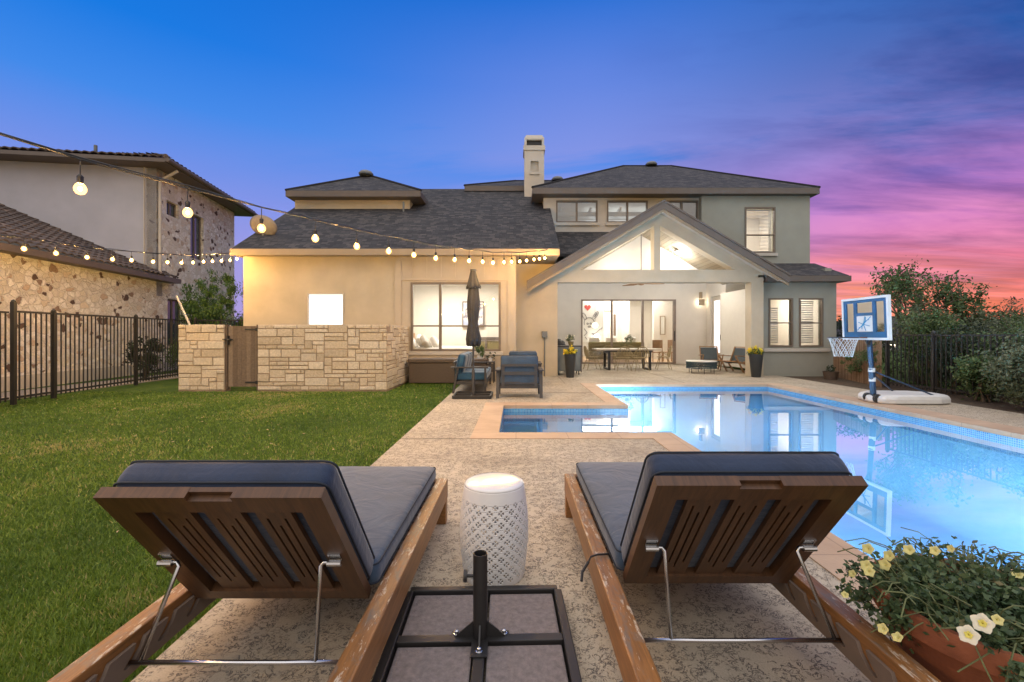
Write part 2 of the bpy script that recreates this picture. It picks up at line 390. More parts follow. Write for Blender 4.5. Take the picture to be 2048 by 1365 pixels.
    def rbox(s, c, hx, hy, hz, r, m=None, puff=0, n=7):
        def ax(h):
            inner = max(h - r, .001)
            a = [-h, -h + r * .25, -h + r * .6] ; mid = [-inner + 2 * inner * i / n for i in range(n + 1)]
            return a + mid + [h - r * .6, h - r * .25, h]
        X, Y, Z = ax(hx), ax(hy), ax(hz); c = V(c); idx = {}; vs = []
        def vid(p):
            k = tuple(round(q, 6) for q in p)
            if k in idx: return idx[k]
            q = V((max(-(hx - r), min(hx - r, p[0])), max(-(hy - r), min(hy - r, p[1])), max(-(hz - r), min(hz - r, p[2]))))
            d = V(p) - q; d = d.normalized() * r if d.length > 1e-9 else d
            o = q + d
            if puff:
                k1 = (1 - (o.x / hx) ** 4) * (1 - (o.y / hy) ** 4)
                o.z += math.copysign(puff * k1, o.z) if abs(o.z) > hz * .3 else 0
                if puff: o += mn.noise_vector(o * 6 + V((c.x * 3, c.y, 0))) * puff * .22
            o = o + c
            if m is not None: o = m @ o
            idx[k] = len(vs); vs.append(o); return idx[k]
        fs = []
        for A, B, fix, f in ((X, Y, Z, lambda a, b, z: (a, b, z)), (Y, Z, X, lambda a, b, x: (x, a, b)), (Z, X, Y, lambda a, b, y: (b, y, a))):
            for e, fl in ((fix[-1], 0), (fix[0], 1)):
                for i in range(len(A) - 1):
                    for j in range(len(B) - 1):
                        q = [vid(f(A[i], B[j], e)), vid(f(A[i + 1], B[j], e)), vid(f(A[i + 1], B[j + 1], e)), vid(f(A[i], B[j + 1], e))]
                        fs.append(tuple(q[::-1] if fl else q))
        s.add(vs, fs); return s
    def build(s, name, mat, parent=None, smooth=False, uv=False, bevel=0):
        vs = s.v
        if parent is not None:
            o = ORI.get(top(parent).name)
            if o is not None: vs = [(p[0] - o[0], p[1] - o[1], p[2] - o[2]) for p in vs]
        me = bpy.data.meshes.new(name); me.from_pydata(vs, [], s.f)
        me.materials.append(M[mat] if isinstance(mat, str) else mat)
        if any(s.r):
            a = me.attributes.new('rnd', 'FLOAT', 'POINT'); a.data.foreach_set('value', s.r)
        if uv:
            l = me.uv_layers.new(name='UVMap')
            for p in me.polygons:
                n = p.normal; t = V((0, 0, 1)).cross(n)
                if t.length < .01: t = V((1, 0, 0))
                t.normalize(); b = n.cross(t)
                for li in p.loop_indices:
                    q = me.vertices[me.loops[li].vertex_index].co
                    l.data[li].uv = (q.dot(t), q.dot(b))
        if smooth: me.polygons.foreach_set('use_smooth', [True] * len(me.polygons))
        ob = bpy.data.objects.new(name, me); COL.objects.link(ob)
        if smooth and smooth != 2:
            try: me.set_sharp_from_angle(angle=R(50))
            except Exception: pass
        if bevel:
            bm = ob.modifiers.new('b', 'BEVEL'); bm.width = bevel; bm.segments = 2; bm.limit_method = 'ANGLE'; bm.angle_limit = R(40)
        if parent is not None: ob.parent = parent
        return ob
def thing(name, label, cat, loc=(0, 0, 0), rotz=0, group=None, world=True):
    o = bpy.data.objects.new(name, None); COL.objects.link(o); o.location = loc; o.rotation_euler.z = rotz
    o.empty_display_size = .1
    o['label'] = label; o['category'] = cat
    if group: o['group'] = group
    if world: ORI[o.name] = loc
    return o
def tag(o, label, cat, group=None):
    o['label'] = label; o['category'] = cat
    if group: o['group'] = group
    return o
def struct(o, kind='structure'): o['kind'] = kind; return o
def copy_tree(o, parent=None):
    c = o.copy(); COL.objects.link(c); c.parent = parent
    for ch in list(o.children): copy_tree(ch, c)
    return c
def dup(root, loc, rotz, label):
    c = copy_tree(root); c.location = loc; c.rotation_euler.z = rotz; c['label'] = label; return c

# ------------------------------------------------------------------ setting: ground, deck, pool
CAMZ = 1.2
DX0, DX1, DY0, DY1 = -1.333, 7.7, -4., 19.
mb = MB().panel((0, 0, -.035), (1, 0, 0), (0, 1, 0), (0, 0, -1), -300, 400, -40, 500, 0, [(DX0, DX1, DY0, DY1)])
struct(mb.build('ground', 'ground'))
PX0, PX1, PY0, PY1 = 1.90, 6.04, 2.29, 10.8       # pool
SX0, SY0, SY1 = -.21, 5.5, 7.62                   # shallow end beside it
E = .32; CR = .44
outer = [(PX0 - E, PX1 + CR, PY0 - E, PY1 + E), (SX0 - E, PX0, SY0 - E, SY1 + E)]
inner = [(PX0, PX1, PY0, PY1), (SX0, PX0 + .001, SY0, SY1)]
dk = MB().panel((0, 0, 0), (1, 0, 0), (0, 1, 0), (0, 0, -1), DX0, DX1, DY0, DY1, .14, outer)
struct(dk.build('pool_deck', 'deck'))
class Cop(MB): pass
cp = MB()
xs = sorted({PX0 - E, PX1 + CR, SX0 - E, PX0, PX1, SX0}); ys = sorted({PY0 - E, PY1 + E, SY0 - E, SY1 + E, PY0, PY1, SY0, SY1})
cells = [(a, b, c, d) for a, b in zip(xs, xs[1:]) for c, d in zip(ys, ys[1:])
         if not any(o[0] < (a + b) / 2 < o[1] and o[2] < (c + d) / 2 < o[3] for o in outer) or any(o[0] < (a + b) / 2 < o[1] and o[2] < (c + d) / 2 < o[3] for o in inner)]
cp.panel((0, 0, .008), (1, 0, 0), (0, 1, 0), (0, 0, -1), xs[0], xs[-1], ys[0], ys[-1], .06, cells)
struct(cp.build('pool_coping', 'coping'))
jt = MB()
for x0, x1, y in ((DX0, SX0 - E, SY0 - E), (DX0, 9, -1.2), (PX0-2.2, PX0 - E, 9.3), (DX0, PX0 - E, 1.0)):
    jt.box(x0 + .002, min(x1, DX1) - .002, y, y + .008, .0005, .003)
for x, y0, y1 in ((1.2, PY1 + E, 13), (4.2, PY1 + E, 18.5), (PX1 + CR + .01, PY0, PY1)): jt.box(x, x + .008, y0, y1, .0005, .003)
struct(jt.build('deck_joints', plain('joint_dark', (.08, .07, .06), .9)))
# pool shell
ps = MB(); tl = MB(); D = -1.35; SD = -.55
def wallq(m, x0, y0, x1, y1, z0, z1): m.add([(x0, y0, z0), (x1, y1, z0), (x1, y1, z1), (x0, y0, z1)], [(0, 1, 2, 3)])
loop = [(PX0, PY0), (PX1, PY0), (PX1, PY1), (PX0, PY1), (PX0, SY1), (SX0, SY1), (SX0, SY0), (PX0, SY0)]
cen = {0: (0, 1), 1: (-1, 0), 2: (0, -1), 3: (1, 0), 4: (0, -1), 5: (1, 0), 6: (0, 1), 7: (1, 0)}
for i in range(8):
    a, b = loop[i], loop[(i + 1) % 8]; n = cen[i]
    wallq(ps, *a, *b, D, -.05)
    o = .004
    wallq(tl, a[0] + n[0] * o, a[1] + n[1] * o, b[0] + n[0] * o, b[1] + n[1] * o, -.27, -.052)
ps.add([(PX0, PY0, D), (PX1, PY0, D), (PX1, PY1, D), (PX0, PY1, D)], [(0, 1, 2, 3)])
ps.box(SX0 + .001, PX0 + .25, SY0 + .001, SY1 - .001, D, SD)
ps.box(SX0 + .001, SX0 + .55, SY0 + .002, SY1 - .002, SD, -.34)
cv = MB(); cr_ = .45; K = 10
for k in range(K):
    a0, a1 = PI / 2 * k / K, PI / 2 * (k + 1) / K
    f = lambda a: (cr_ * (1 - math.sin(a)), D + cr_ * (1 - math.cos(a)))
    (d0, h0), (d1, h1) = f(a0), f(a1)
    cv.add([(PX1 - d0 - .002, PY0, h0 + .002), (PX1 - d0 - .002, PY1, h0 + .002), (PX1 - d1 - .002, PY1, h1 + .002), (PX1 - d1 - .002, PY0, h1 + .002)], [(0, 1, 2, 3)])
    cv.add([(PX0, PY1 - d0 - .002, h0 + .002), (PX1, PY1 - d0 - .002, h0 + .002), (PX1, PY1 - d1 - .002, h1 + .002), (PX0, PY1 - d1 - .002, h1 + .002)], [(0, 1, 2, 3)])
struct(cv.build('pool_cove', 'plaster'))
struct(ps.build('pool_basin', 'plaster')); struct(tl.build('pool_tile_band', 'tile', uv=True))
wt = MB().panel((0, 0, -.105), (1, 0, 0), (0, 1, 0), (0, 0, -1), SX0 + .002, PX1 - .002, PY0 + .002, PY1 - .002, 0,
                [(SX0, PX0 + .0, PY0, SY0), (SX0, PX0 + .0, SY1, PY1)])
struct(wt.build('pool_water', 'water'))
# soil bed on the right and by the house
sb = MB().box(DX1 + .001, 9.6, 3, 13.2, -.2, -.02); struct(sb.build('planting_bed', 'mulch'))
pa = MB().box(-10.9, -9.6, 5, 17, -.2, -.02); struct(pa.build('gravel_path', plain('gravel', (.30, .25, .2), .9, var=.4, scale=40, bmp=1)))

# grass blades (stuff)
def blades(n):
    Y = 1.0 / RNG.uniform(1 / 12.2, 1 / .75, n)
    Y = np.where(RNG.random(n) < .35, RNG.uniform(.75, 12.2, n), Y)
    lo = np.maximum(-9.3, -1.35 * Y - .6); X = lo + (DX0 - .0 - lo) * RNG.random(n)
    ok = ~((Y > 9.72) & (X < -2.75) & (Y < 13)) ; ok &= ~((Y > 9.7) & (X < -7.4)); ok &= X < DX0 + .0
    X = X[ok]; Y = Y[ok]; n = len(X)
    h = RNG.uniform(.016, .036, n); w = np.maximum(.0032, .0014 * Y) * RNG.uniform(.7, 1.3, n)
    a = RNG.uniform(0, 2 * PI, n); l = RNG.uniform(0, .03, n); la = RNG.uniform(0, 2 * PI, n)
    v = np.zeros((n, 3, 3))
    v[:, 0] = np.stack([X - np.cos(a) * w, Y - np.sin(a) * w, np.full(n, -.036)], 1)
    v[:, 1] = np.stack([X + np.cos(a) * w, Y + np.sin(a) * w, np.full(n, -.036)], 1)
    v[:, 2] = np.stack([X + np.cos(la) * l, Y + np.sin(la) * l, -.036 + h], 1)
    base = np.array([mn.noise(V((x * .9, y * .9, 0))) * .34 + mn.noise(V((x * .3, y * .3, 9))) * .35 + mn.noise(V((x * 5, y * 5, 3))) * .28 for x, y in zip(X, Y)])
    r = np.clip(.5 + base + RNG.normal(0, .16, n), .01, 1)
    pale = np.array([mn.noise(V((x * 1.7, y * 1.7, 20))) for x, y in zip(X, Y)]); r = np.where(RNG.random(n) < np.clip(.04 + (pale - .35) * .8, .02, .25), 1, r)
    return v.reshape(-1, 3), np.repeat(r, 3), n
def tri_object(name, v, r, k, mat):
    n = len(v) // k; me = bpy.data.meshes.new(name)
    me.vertices.add(len(v)); me.vertices.foreach_set('co', v.astype(np.float32).ravel())
    me.loops.add(n * k); me.loops.foreach_set('vertex_index', np.arange(n * k, dtype=np.int32))
    me.polygons.add(n); me.polygons.foreach_set('loop_start', np.arange(0, n * k, k, dtype=np.int32))
    me.update(calc_edges=True)
    a = me.attributes.new('rnd', 'FLOAT', 'POINT'); a.data.foreach_set('value', r.astype(np.float32))
    me.materials.append(M[mat]); o = bpy.data.objects.new(name, me); COL.objects.link(o); return o
v, r, n = blades(260000)
g = tri_object('lawn_grass', v, r, 3, 'grass'); g['kind'] = 'stuff'; g['label'] = 'mown green lawn grass left of the pool deck'; g['category'] = 'grass'

# ------------------------------------------------------------------ foliage helper
def leaf_cloud(blobs, n, size, sq=1.0, clump=.35, drop=0., up=0.):
    """leaf-shaped quads spread over clumps that fill the blobs. blobs: (x,y,z,rx,ry,rz)"""
    w = np.array([b[3] * b[4] * b[5] for b in blobs]) ** .67; w /= w.sum()
    nc = max(6, n // 45); bi = RNG.choice(len(blobs), nc, p=w); B = np.array(blobs)[bi]
    d = RNG.normal(size=(nc, 3)); d /= np.linalg.norm(d, axis=1)[:, None]
    rad = RNG.uniform(.35, 1.05, nc) ** .6
    C = B[:, :3] + d * rad[:, None] * B[:, 3:]
    cr = B[:, 3:].mean(1) * clump * RNG.uniform(.5, 1.2, nc)
    ci = RNG.integers(0, nc, n); P = C[ci] + RNG.normal(size=(n, 3)) * (cr[ci] * .5)[:, None]
    P = P[P[:, 2] > .0 - .2]; n = len(P); ci = ci[:n]
    a = RNG.normal(size=(n, 3)); a[:, 2] += up; a /= np.linalg.norm(a, axis=1)[:, None]
    b = np.cross(a, RNG.normal(size=(n, 3))); b /= np.linalg.norm(b, axis=1)[:, None]
    s = size * RNG.uniform(.6, 1.3, n)[:, None]
    q = np.stack([P - a * s, P + b * s * .45 * sq, P + a * s, P - b * s * .45 * sq], 1).reshape(-1, 3)
    cv = RNG.uniform(-.22, .22, nc)[ci]
    r = np.clip(.45 + cv + RNG.normal(0, .18, n), .01, 1)
    return q, np.repeat(r, 4)
def plant(name, label, cat, loc, blobs, n, size, mat, stems=(), group=None, sq=1., clump=.35, up=0., stemname='trunk'):
    t = thing(name, label, cat, loc, group=group, world=False)
    q, r = leaf_cloud(blobs, n, size, sq, clump, up=up)
    c = tri_object('crown' if stemname == 'trunk' else 'foliage', q, r, 4, mat); c.parent = t
    if stems:
        m = MB()
        for pts, rd in stems: m.tube(pts, rd, 6)
        m.build(stemname, 'bark', t, smooth=True)
    return t

# ------------------------------------------------------------------ main house
H = thing('main_house', 'cream stucco two storey house with dark shingle roofs and gabled patio', 'house', (0, 13, 0))
def wallobj(name, mat, y, x0, x1, z0, z1, th, holes=(), uv=False):
    return MB().panel((0, y, 0), (1, 0, 0), (0, 0, 1), (0, 1, 0), x0, x1, z0, z1, th, holes).build(name, mat, H, uv=uv)
def sidewall(name, mat, x, y0, y1, z0, z1, th, holes=()):
    return MB().panel((x, 0, 0), (0, 1, 0), (0, 0, 1), (1, 0, 0), y0, y1, z0, z1, th, holes).build(name, mat, H)
def window(y, x0, x1, z0, z1, mull=(), bars=(), fw=.045, proud=.03, glassm='glass', framem='frame', sill=True, lab=None, parent=None):
    """frame in an opening of a wall whose face is at y"""
    f = MB().panel((0, y - proud, 0), (1, 0, 0), (0, 0, 1), (0, 1, 0), x0, x1, z0, z1, .09,
                   [(a, b, c, d) for a, b in zip([x0 + fw] + [m + fw * .6 for m in mull], [m - fw * .6 for m in mull] + [x1 - fw])
                    for c, d in zip([z0 + fw] + [q + fw * .35 for q in bars], [q - fw * .35 for q in bars] + [z1 - fw])])
    w = f.build('window', framem, parent or H)
    if lab: w['label'] = lab
    p = MB()
    p.add([(x0 + .01, y + .03, z0 + .01), (x1 - .01, y + .03, z0 + .01), (x1 - .01, y + .03, z1 - .01), (x0 + .01, y + .03, z1 - .01)], [(0, 1, 2, 3)])
    p.build('pane', glassm, w)
    if sill:
        MB().box(x0 - .06, x1 + .06, y - .06, y - .003, z0 - .1, z0 - .003).build('sill', 'trimwhite', w, bevel=.006)
    return w
# left wing front wall
SW = (-5.47, -4.51, .95, 2.29); BW = (-2.75, -.40, .77, 2.57)
LY = 11.8
wallobj('wall', 'stucco', LY, -7.15, -3.17, -.1, 3.42, .2, [SW])
wallobj('siding_wall', 'batten', LY - .03, -3.169, .0, -.1, 3.42, .23, [BW])
b = MB()
for i in range(9):                                     # battens above and below the window
    x = -3.1 + i * .375
    for z0, z1 in ((2.70, 3.22), (-.05, .58)): b.box(x - .02, x + .02, LY - .052, LY - .032, z0, z1)
b.box(-3.169, .0, LY - .056, LY - .031, 2.62, 2.70); b.box(-3.169, 0, LY - .056, LY - .031, .58, .66)
for x0, x1 in ((-3.169, -3.0), (-.22, 0.0)): b.box(x0, x1, LY - .06, LY - .032, -.05, 3.22)
b.build('battens', 'batten', H)
window(LY - .03, -2.75, -.40, .77, 2.57, mull=[-1.98], bars=[1.43], sill=True, fw=.055, lab='wide bedroom window with closed grid of four panes')
w = MB().panel((0, LY - .02, 0), (1, 0, 0), (0, 0, 1), (0, 1, 0), SW[0], SW[1], SW[2], SW[3], .08, [(SW[0] + .03, SW[1] - .03, SW[2] + .03, SW[3] - .03)]).build('window', 'trimwhite', H)
w['label'] = 'small square frosted window glowing white'
MB().box(SW[0] + .02, SW[1] - .02, LY + .04, LY + .05, SW[2] + .02, SW[3] - .02).build('pane', 'frost', w)
sidewall('wall', 'stucco', -7.15, LY + .2, 18, -.1, 3.42, .2)
sidewall('wall', 'stucco', -.2, LY + .2, 13.0, -.1, 3.42, .198)
wallobj('wall', 'stucco', 13.0, 0, 1.1, -.1, 3.6, .2)
# bedroom interior
def room(x0, x1, y0, y1, z0, z1, power, col=(1, .93, .82), wm='inwall', lamp=None):
    m = MB()
    m.add([(x0, y1, z0), (x1, y1, z0), (x1, y1, z1), (x0, y1, z1)], [(0, 1, 2, 3)])
    m.add([(x0, y0, z0), (x0, y1, z0), (x0, y1, z1), (x0, y0, z1)], [(0, 1, 2, 3)])
    m.add([(x1, y0, z0), (x1, y1, z0), (x1, y1, z1), (x1, y0, z1)], [(0, 1, 2, 3)])
    m.add([(x0, y0, z1), (x1, y0, z1), (x1, y1, z1), (x0, y1, z1)], [(0, 1, 2, 3)])
    o = m.build('interior_wall', wm, H)
    MB().add([(x0, y0, z0), (x1, y0, z0), (x1, y1, z0), (x0, y1, z0)], [(0, 1, 2, 3)])
    f = MB(); f.add([(x0, y0, z0), (x1, y0, z0), (x1, y1, z0), (x0, y1, z0)], [(0, 1, 2, 3)]); f.build('interior_floor', 'infloor', H)
    if power:
        l = bpy.data.lights.new('room_light', 'AREA'); l.energy = power; l.color = col; l.shape = 'RECTANGLE'
        l.size = (x1 - x0) * .5; l.size_y = (y1 - y0) * .4
        lo = bpy.data.objects.new('room_light', l); lo.location = ((x0 + x1) / 2, (y0 + y1) / 2, z1 - .05); COL.objects.link(lo)
room(-3.6, -.21, LY + .201, 15.6, .1, 2.9, 150)
# eaves, roof of left wing: z = 3.41 + .6 (Y-11.5)
RX0, RX1 = -7.28, 1.12
rz = lambda y: 3.41 + .6 * (y - 11.5)
MB().slab([(RX0, 11.5, rz(11.5)), (RX1, 11.5, rz(11.5)), (RX1, 17, rz(17)), (RX0, 17, rz(17))], .1).build('roof', 'shingle', H, uv=True)
MB().slab([(RX0, 17.0, rz(17)), (RX1, 17.0, rz(17)), (RX1, 22, rz(12)), (RX0, 22, rz(12))], .1).build('roof', 'shingle', H, uv=True)
MB().box(RX0 + .02, RX1 - .02, 11.52, LY - .06, 3.24, 3.262).box(.001, RX1 - .02, LY - .05, 12.99, 3.24, 3.262).build('soffit', 'fascia_tan', H)
MB().box(RX0 + .01, RX1 - .01, 11.42, 11.498, 3.22, 3.385).build('gutter', 'fascia_tan', H, bevel=.01)
m = MB()
for x in (RX0 + .02, RX1 - .04):
    m = MB(); m.add([(x, 11.5, 3.24), (x, 17, 3.24), (x, 17, rz(17) - .1), (x, 11.5, rz(11.5) - .1)], [(0, 1, 2, 3)]); m.build('gable_wall', 'stucco', H)
# cupola box on the left roof
TY = 14.65
TX0, TX1 = -7.2, -3.45
MB().box(TX0, TX1, TY, 18.2, 5.0, 5.62).build('upper_wall', 'stucco', H)
def hip(x0, x1, y0, y1, z, rx0, rx1, ry, rzz, name='roof', t=.02):
    m = MB(); a, b_, c, d = (x0, y0, z), (x1, y0, z), (x1, y1, z), (x0, y1, z); e, f = (rx0, ry, rzz), (rx1, ry, rzz)
    if rx1 - rx0 < .05:
        m.add([a, b_, c, d, e], [(0, 1, 4), (1, 2, 4), (2, 3, 4), (3, 0, 4)])
    else: m.add([a, b_, c, d, e, f], [(0, 1, 5, 4), (1, 2, 5), (2, 3, 4, 5), (3, 0, 4)])
    o = m.build(name, 'shingle', H, uv=True)
    fb = MB()
    fb.box(x0, x1, y0, y1, z - .19, z - .003)
    fb.build('fascia', 'fascia', H)
    rc = MB()
    for p, q in ((a, e), (b_, e if rx1 - rx0 < .05 else f)): rc.tube([V(p) + V((0, 0, .01)), V(q) + V((0, 0, .01))], .045, 6)
    if rx1 - rx0 > .05: rc.tube([V(e), V(f)], .045, 6)
    rc.build('ridge_caps', 'shingle', H)
    return o
hip(-7.3, -3.02, 14.25, 18.6, 5.77, -5.35, -5.34, 16.4, 7.0)
hip(-1.9, 3.9, 16.6, 24, 6.7, .0, 2.3, 19.2, 7.76)
hip(.52, 9.62, 14.25, 25.6, 5.86, 4.75, 6.85, 19.9, 8.66)
def vent(x, y, z):
    m = MB().lathe([(.24, 0), (.26, .05), (.2, .13), (.1, .17)], (x, y, z), 20)
    m.build('roof_vent', 'vent', H, smooth=True)
vent(-5.4, 16.2, 6.94); vent(5.95, 19.8, 8.64); vent(1.75, 19.0, 7.7)
MB().tube([(-3.6, 14.4, 5.1), (-3.6, 14.4, 5.45)], .03).build('vent_pipe', 'vent', H)
# chimney
c = MB()
CX0, CX1, CY0, CY1 = .30, 1.0, 16.0, 16.7
c.panel((0, CY0, 0), (1, 0, 0), (0, 0, 1), (0, 1, 0), CX0, CX1, 5.5, 7.75, .12, [(.52, .80, 7.0, 7.38)])
c.box(CX0, CX1, CY0 + .12, CY1, 5.5, 7.75)
c.box(CX0 - .035, CX1 + .035, CY0 - .035, CY1 + .035, 7.76, 7.92)
c.box(CX0, CX1, CY0, CY1, 8.14, 8.2)
c.box(CX0, CX0 + .08, CY0, CY1, 7.92, 8.14); c.box(CX1 - .08, CX1, CY0, CY1, 7.92, 8.14)
c.add([(CX0, CY0, 8.2), (CX1, CY0, 8.2), (CX1, CY1, 8.2), (CX0, CY1, 8.2), (CX0 + .07, CY0 + .07, 8.33), (CX1 - .07, CY0 + .07, 8.33), (CX1 - .07, CY1 - .07, 8.33), (CX0 + .07, CY1 - .07, 8.33)],
      [(0, 1, 5, 4), (1, 2, 6, 5), (2, 3, 7, 6), (3, 0, 4, 7), (4, 5, 6, 7)])
c.box(.49, .83, CY0 - .04, CY0 - .002, 6.9, 6.97)
ch = c.build('chimney', 'trimwhite', H)
MB().box(CX0 + .09, CX1 - .09, CY0 + .1, CY1 - .1, 7.921, 8.139).build('flue', 'black_metal', ch)
# second storey
UY = 14.7
ups = [(1.31, 2.66), (2.97, 4.30), (4.87, 5.95)]
wallobj('upper_wall', 'trimwhite', UY, .9, 5.98, 3.5, 5.72, .2, [(a, b_, 4.86, 5.58) for a, b_ in ups])
for k, (a, b_) in enumerate(ups):
    window(UY, a, b_, 4.86, 5.58, mull=[(a + b_) / 2], glassm='glass_up', lab='paired high window under the upper eave')
UR = (7.37, 8.35, 3.83, 5.31)
wallobj('upper_wall', 'stucco_green', UY - .2, 5.98, 9.47, 3.2, 5.70, .39, [UR])
window(UY - .2, *UR, bars=[4.42], lab='tall upstairs window with lit white blinds')
sidewall('upper_wall', 'stucco_green', 9.27, UY + .2, 22, 3.2, 5.7, .2); sidewall('upper_wall', 'stucco', .9, UY + .2, 22, 4, 5.7, .2)
room(1.12, 6.2, UY + .21, 17.6, 4.2, 5.66, 30, (.8, .9, 1))
m = MB()
for k in range(4): m.box(1.15, 6.1, 15.4 + k * .55, 15.52 + k * .55, 5.28, 5.40)
for k in range(5): m.box(1.5 + k * 1.0, 1.56 + k * 1.0, 15.2, 17.5, 5.40, 5.5)
m.box(1.15, 6.1, 15.9, 15.94, 4.9, 4.98)
m.build('ceiling_beams', 'inwall', H)
room(6.25, 9.2, UY + .21, 17.0, 3.7, 5.6, 120)
def blind(x0, x1, y, z0, z1, name='blind', step=.05, m_=None):
    m = m_ or MB(); z = z0
    while z < z1: m.box(x0, x1, y, y + .004, z, z + step * .62); z += step
    m.box(x0, x1, y - .005, y + .04, z1, z1 + .04)
    return m.build(name, 'white_fabric', H)
blind(UR[0] + .06, UR[1] - .06, UY - .08, 3.9, 5.22, step=.045)
# strip of roof below the high windows
MB().slab([(RX1 - .02, 12.9, 3.52), (1.80, 12.9, 3.52), (3.55, UY - .002, 4.56), (RX1 - .02, UY - .002, 4.56)], .08).build('roof', 'shingle', H, uv=True)
MB().box(1.1, 6.8, 14.9, 15.0, 3.45, 4.4).build('ceiling_upstand', 'stucco', H)
# nook (right) room
NY = 13.3
NW = [(7.46, 8.18), (8.36, 9.07)]
wallobj('wall', 'stucco_green', NY, 7.152, 9.47, -.3, 2.86, .2, [(a, b_, .845, 2.28) for a, b_ in NW])
for a, b_ in NW: window(NY, a, b_, .845, 2.28, bars=[1.55], sill=False, lab='nook window with white blinds inside')
MB().box(7.3, 9.25, NY - .07, NY - .003, .70, .80).build('sill_band', 'trimwhite', H, bevel=.008)
MB().box(7.152, 9.49, NY - .03, NY - .003, -.28, .26).build('base_band', 'stucco_green', H)
sidewall('wall', 'stucco_green', 9.27, NY + .2, 22, -.3, 3.2, .2)
MB().slab([(7.0, 13.0, 2.92), (9.62, 13.0, 2.92), (9.62, UY - .202, 3.50), (7.0, UY - .202, 3.50)], .06).build('roof', 'shingle', H, uv=True)
MB().box(7.2, 9.64, 12.93, 12.998, 2.74, 2.90).box(7.2, 9.6, 13.0, NY - .002, 2.74, 2.76).build('fascia', 'fascia', H)
MB().prism([(0, 0)] * 0 + [(9.5, 2.74), (9.62, 2.74), (9.62, 2.85), (9.5, 2.85)], 13.0, 14.4).build('fascia', 'fascia', H)
# angled bay wall and room behind it
A = V((7.35, 13.5, 0)); B_ = V((8.9, 17.1, 0)); U = (B_ - A).normalized(); Nn = V((U.y, -U.x, 0))
MB().panel(A, U, (0, 0, 1), Nn, 0, (B_ - A).length, 0, 2.85, .1).build('wall', 'stucco', H)
room(7.5, 9.25, NY + .21, 16.5, .1, 2.7, 75)
blind(8.62, 9.12, NY + .5, .95, 2.2, step=.07); blind(7.8, 8.15, NY + .7, .95, 2.0, step=.07)
# patio alcove
BY = 18.6
wallobj('patio_back_wall', 'patiowall', BY, 1.2, 7.87, 0, 3.45, .15, [(2.69, 6.61, .0, 2.66)])
MB().panel((7.87, 0, 0), (0, 1, 0), (0, 0, 1), (1, 0, 0), 16.9, BY + .15, 0, 3.45, .15, [(17.25, 18.15, 0, 2.72)]).build('patio_side_wall', 'patiowall', H)
d = MB().panel((7.90, 0, 0), (0, 1, 0), (0, 0, 1), (1, 0, 0), 17.26, 18.14, .01, 2.71, .05, [(17.42, 17.98, .5, 2.55)]).build('side_door', 'trimwhite', H)
MB().box(7.92, 7.925, 17.42, 17.98, .5, 2.55).build('pane', 'frost', d)
MB().box(7.85, 7.899, 17.30, 17.34, 1.0, 1.2).build('handle', 'black_metal', d)
wallobj('patio_side_wall', 'patiowall', 16.9, 8.021, 9.2, 0, 3.45, .15, [(8.17, 8.95, .75, 2.62)])
window(16.9, 8.17, 8.95, .75, 2.62, bars=[1.55], sill=False)
room(8.03, 9.2, 17.1, 18.5, .02, 3.2, 14)
sidewall('patio_side_wall', 'patiowall', 1.1, 13.2, BY, 0, 3.45, .1)
m = MB(); m.add([(1.1, 14.7, 3.45), (9.2, 14.7, 3.45), (9.2, BY, 3.45), (1.1, BY, 3.45)], [(0, 1, 2, 3)]); m.build('patio_flat_ceiling', 'patiowall', H)
# gable
GX = 4.08; GY = 13.0; S = .59
zu = lambda x, a=4.79: a - S * abs(x - GX)
g = MB()
g.prism([(1.1, -.05), (1.2, -.05), (1.2, zu(1.2)), (1.1, zu(1.1))], GY, GY + .35)
g.prism([(1.2, 2.72), (6.8, 2.72), (6.8, 3.08), (1.2, 3.08)], GY, GY + .35)
g.prism([(1.2, 3.08), (1.82, 3.08), (3.99, 4.35), (3.99, zu(3.99)), (1.2, zu(1.2))], GY, GY + .35)
g.prism([(4.17, zu(4.17)), (4.17, 4.35), (6.34, 3.08), (6.8, 3.08), (6.8, zu(6.8))], GY, GY + .35)
g.prism([(3.99, 3.08), (4.17, 3.08), (4.17, zu(4.17)), (4.08, 4.79), (3.99, zu(3.99))], GY, GY + .35)
g.prism([(6.8, -.05), (7.15, -.05), (7.15, zu(7.15)), (6.8, zu(6.8))], GY, GY + .35)
g.build('gable_wall', 'stucco', H)
m = MB().box(1.0, 1.098, GY - .02, GY - .002, 0, .25); m.build('base_trim', 'stucco', H)
GL, GR = .33, 7.52
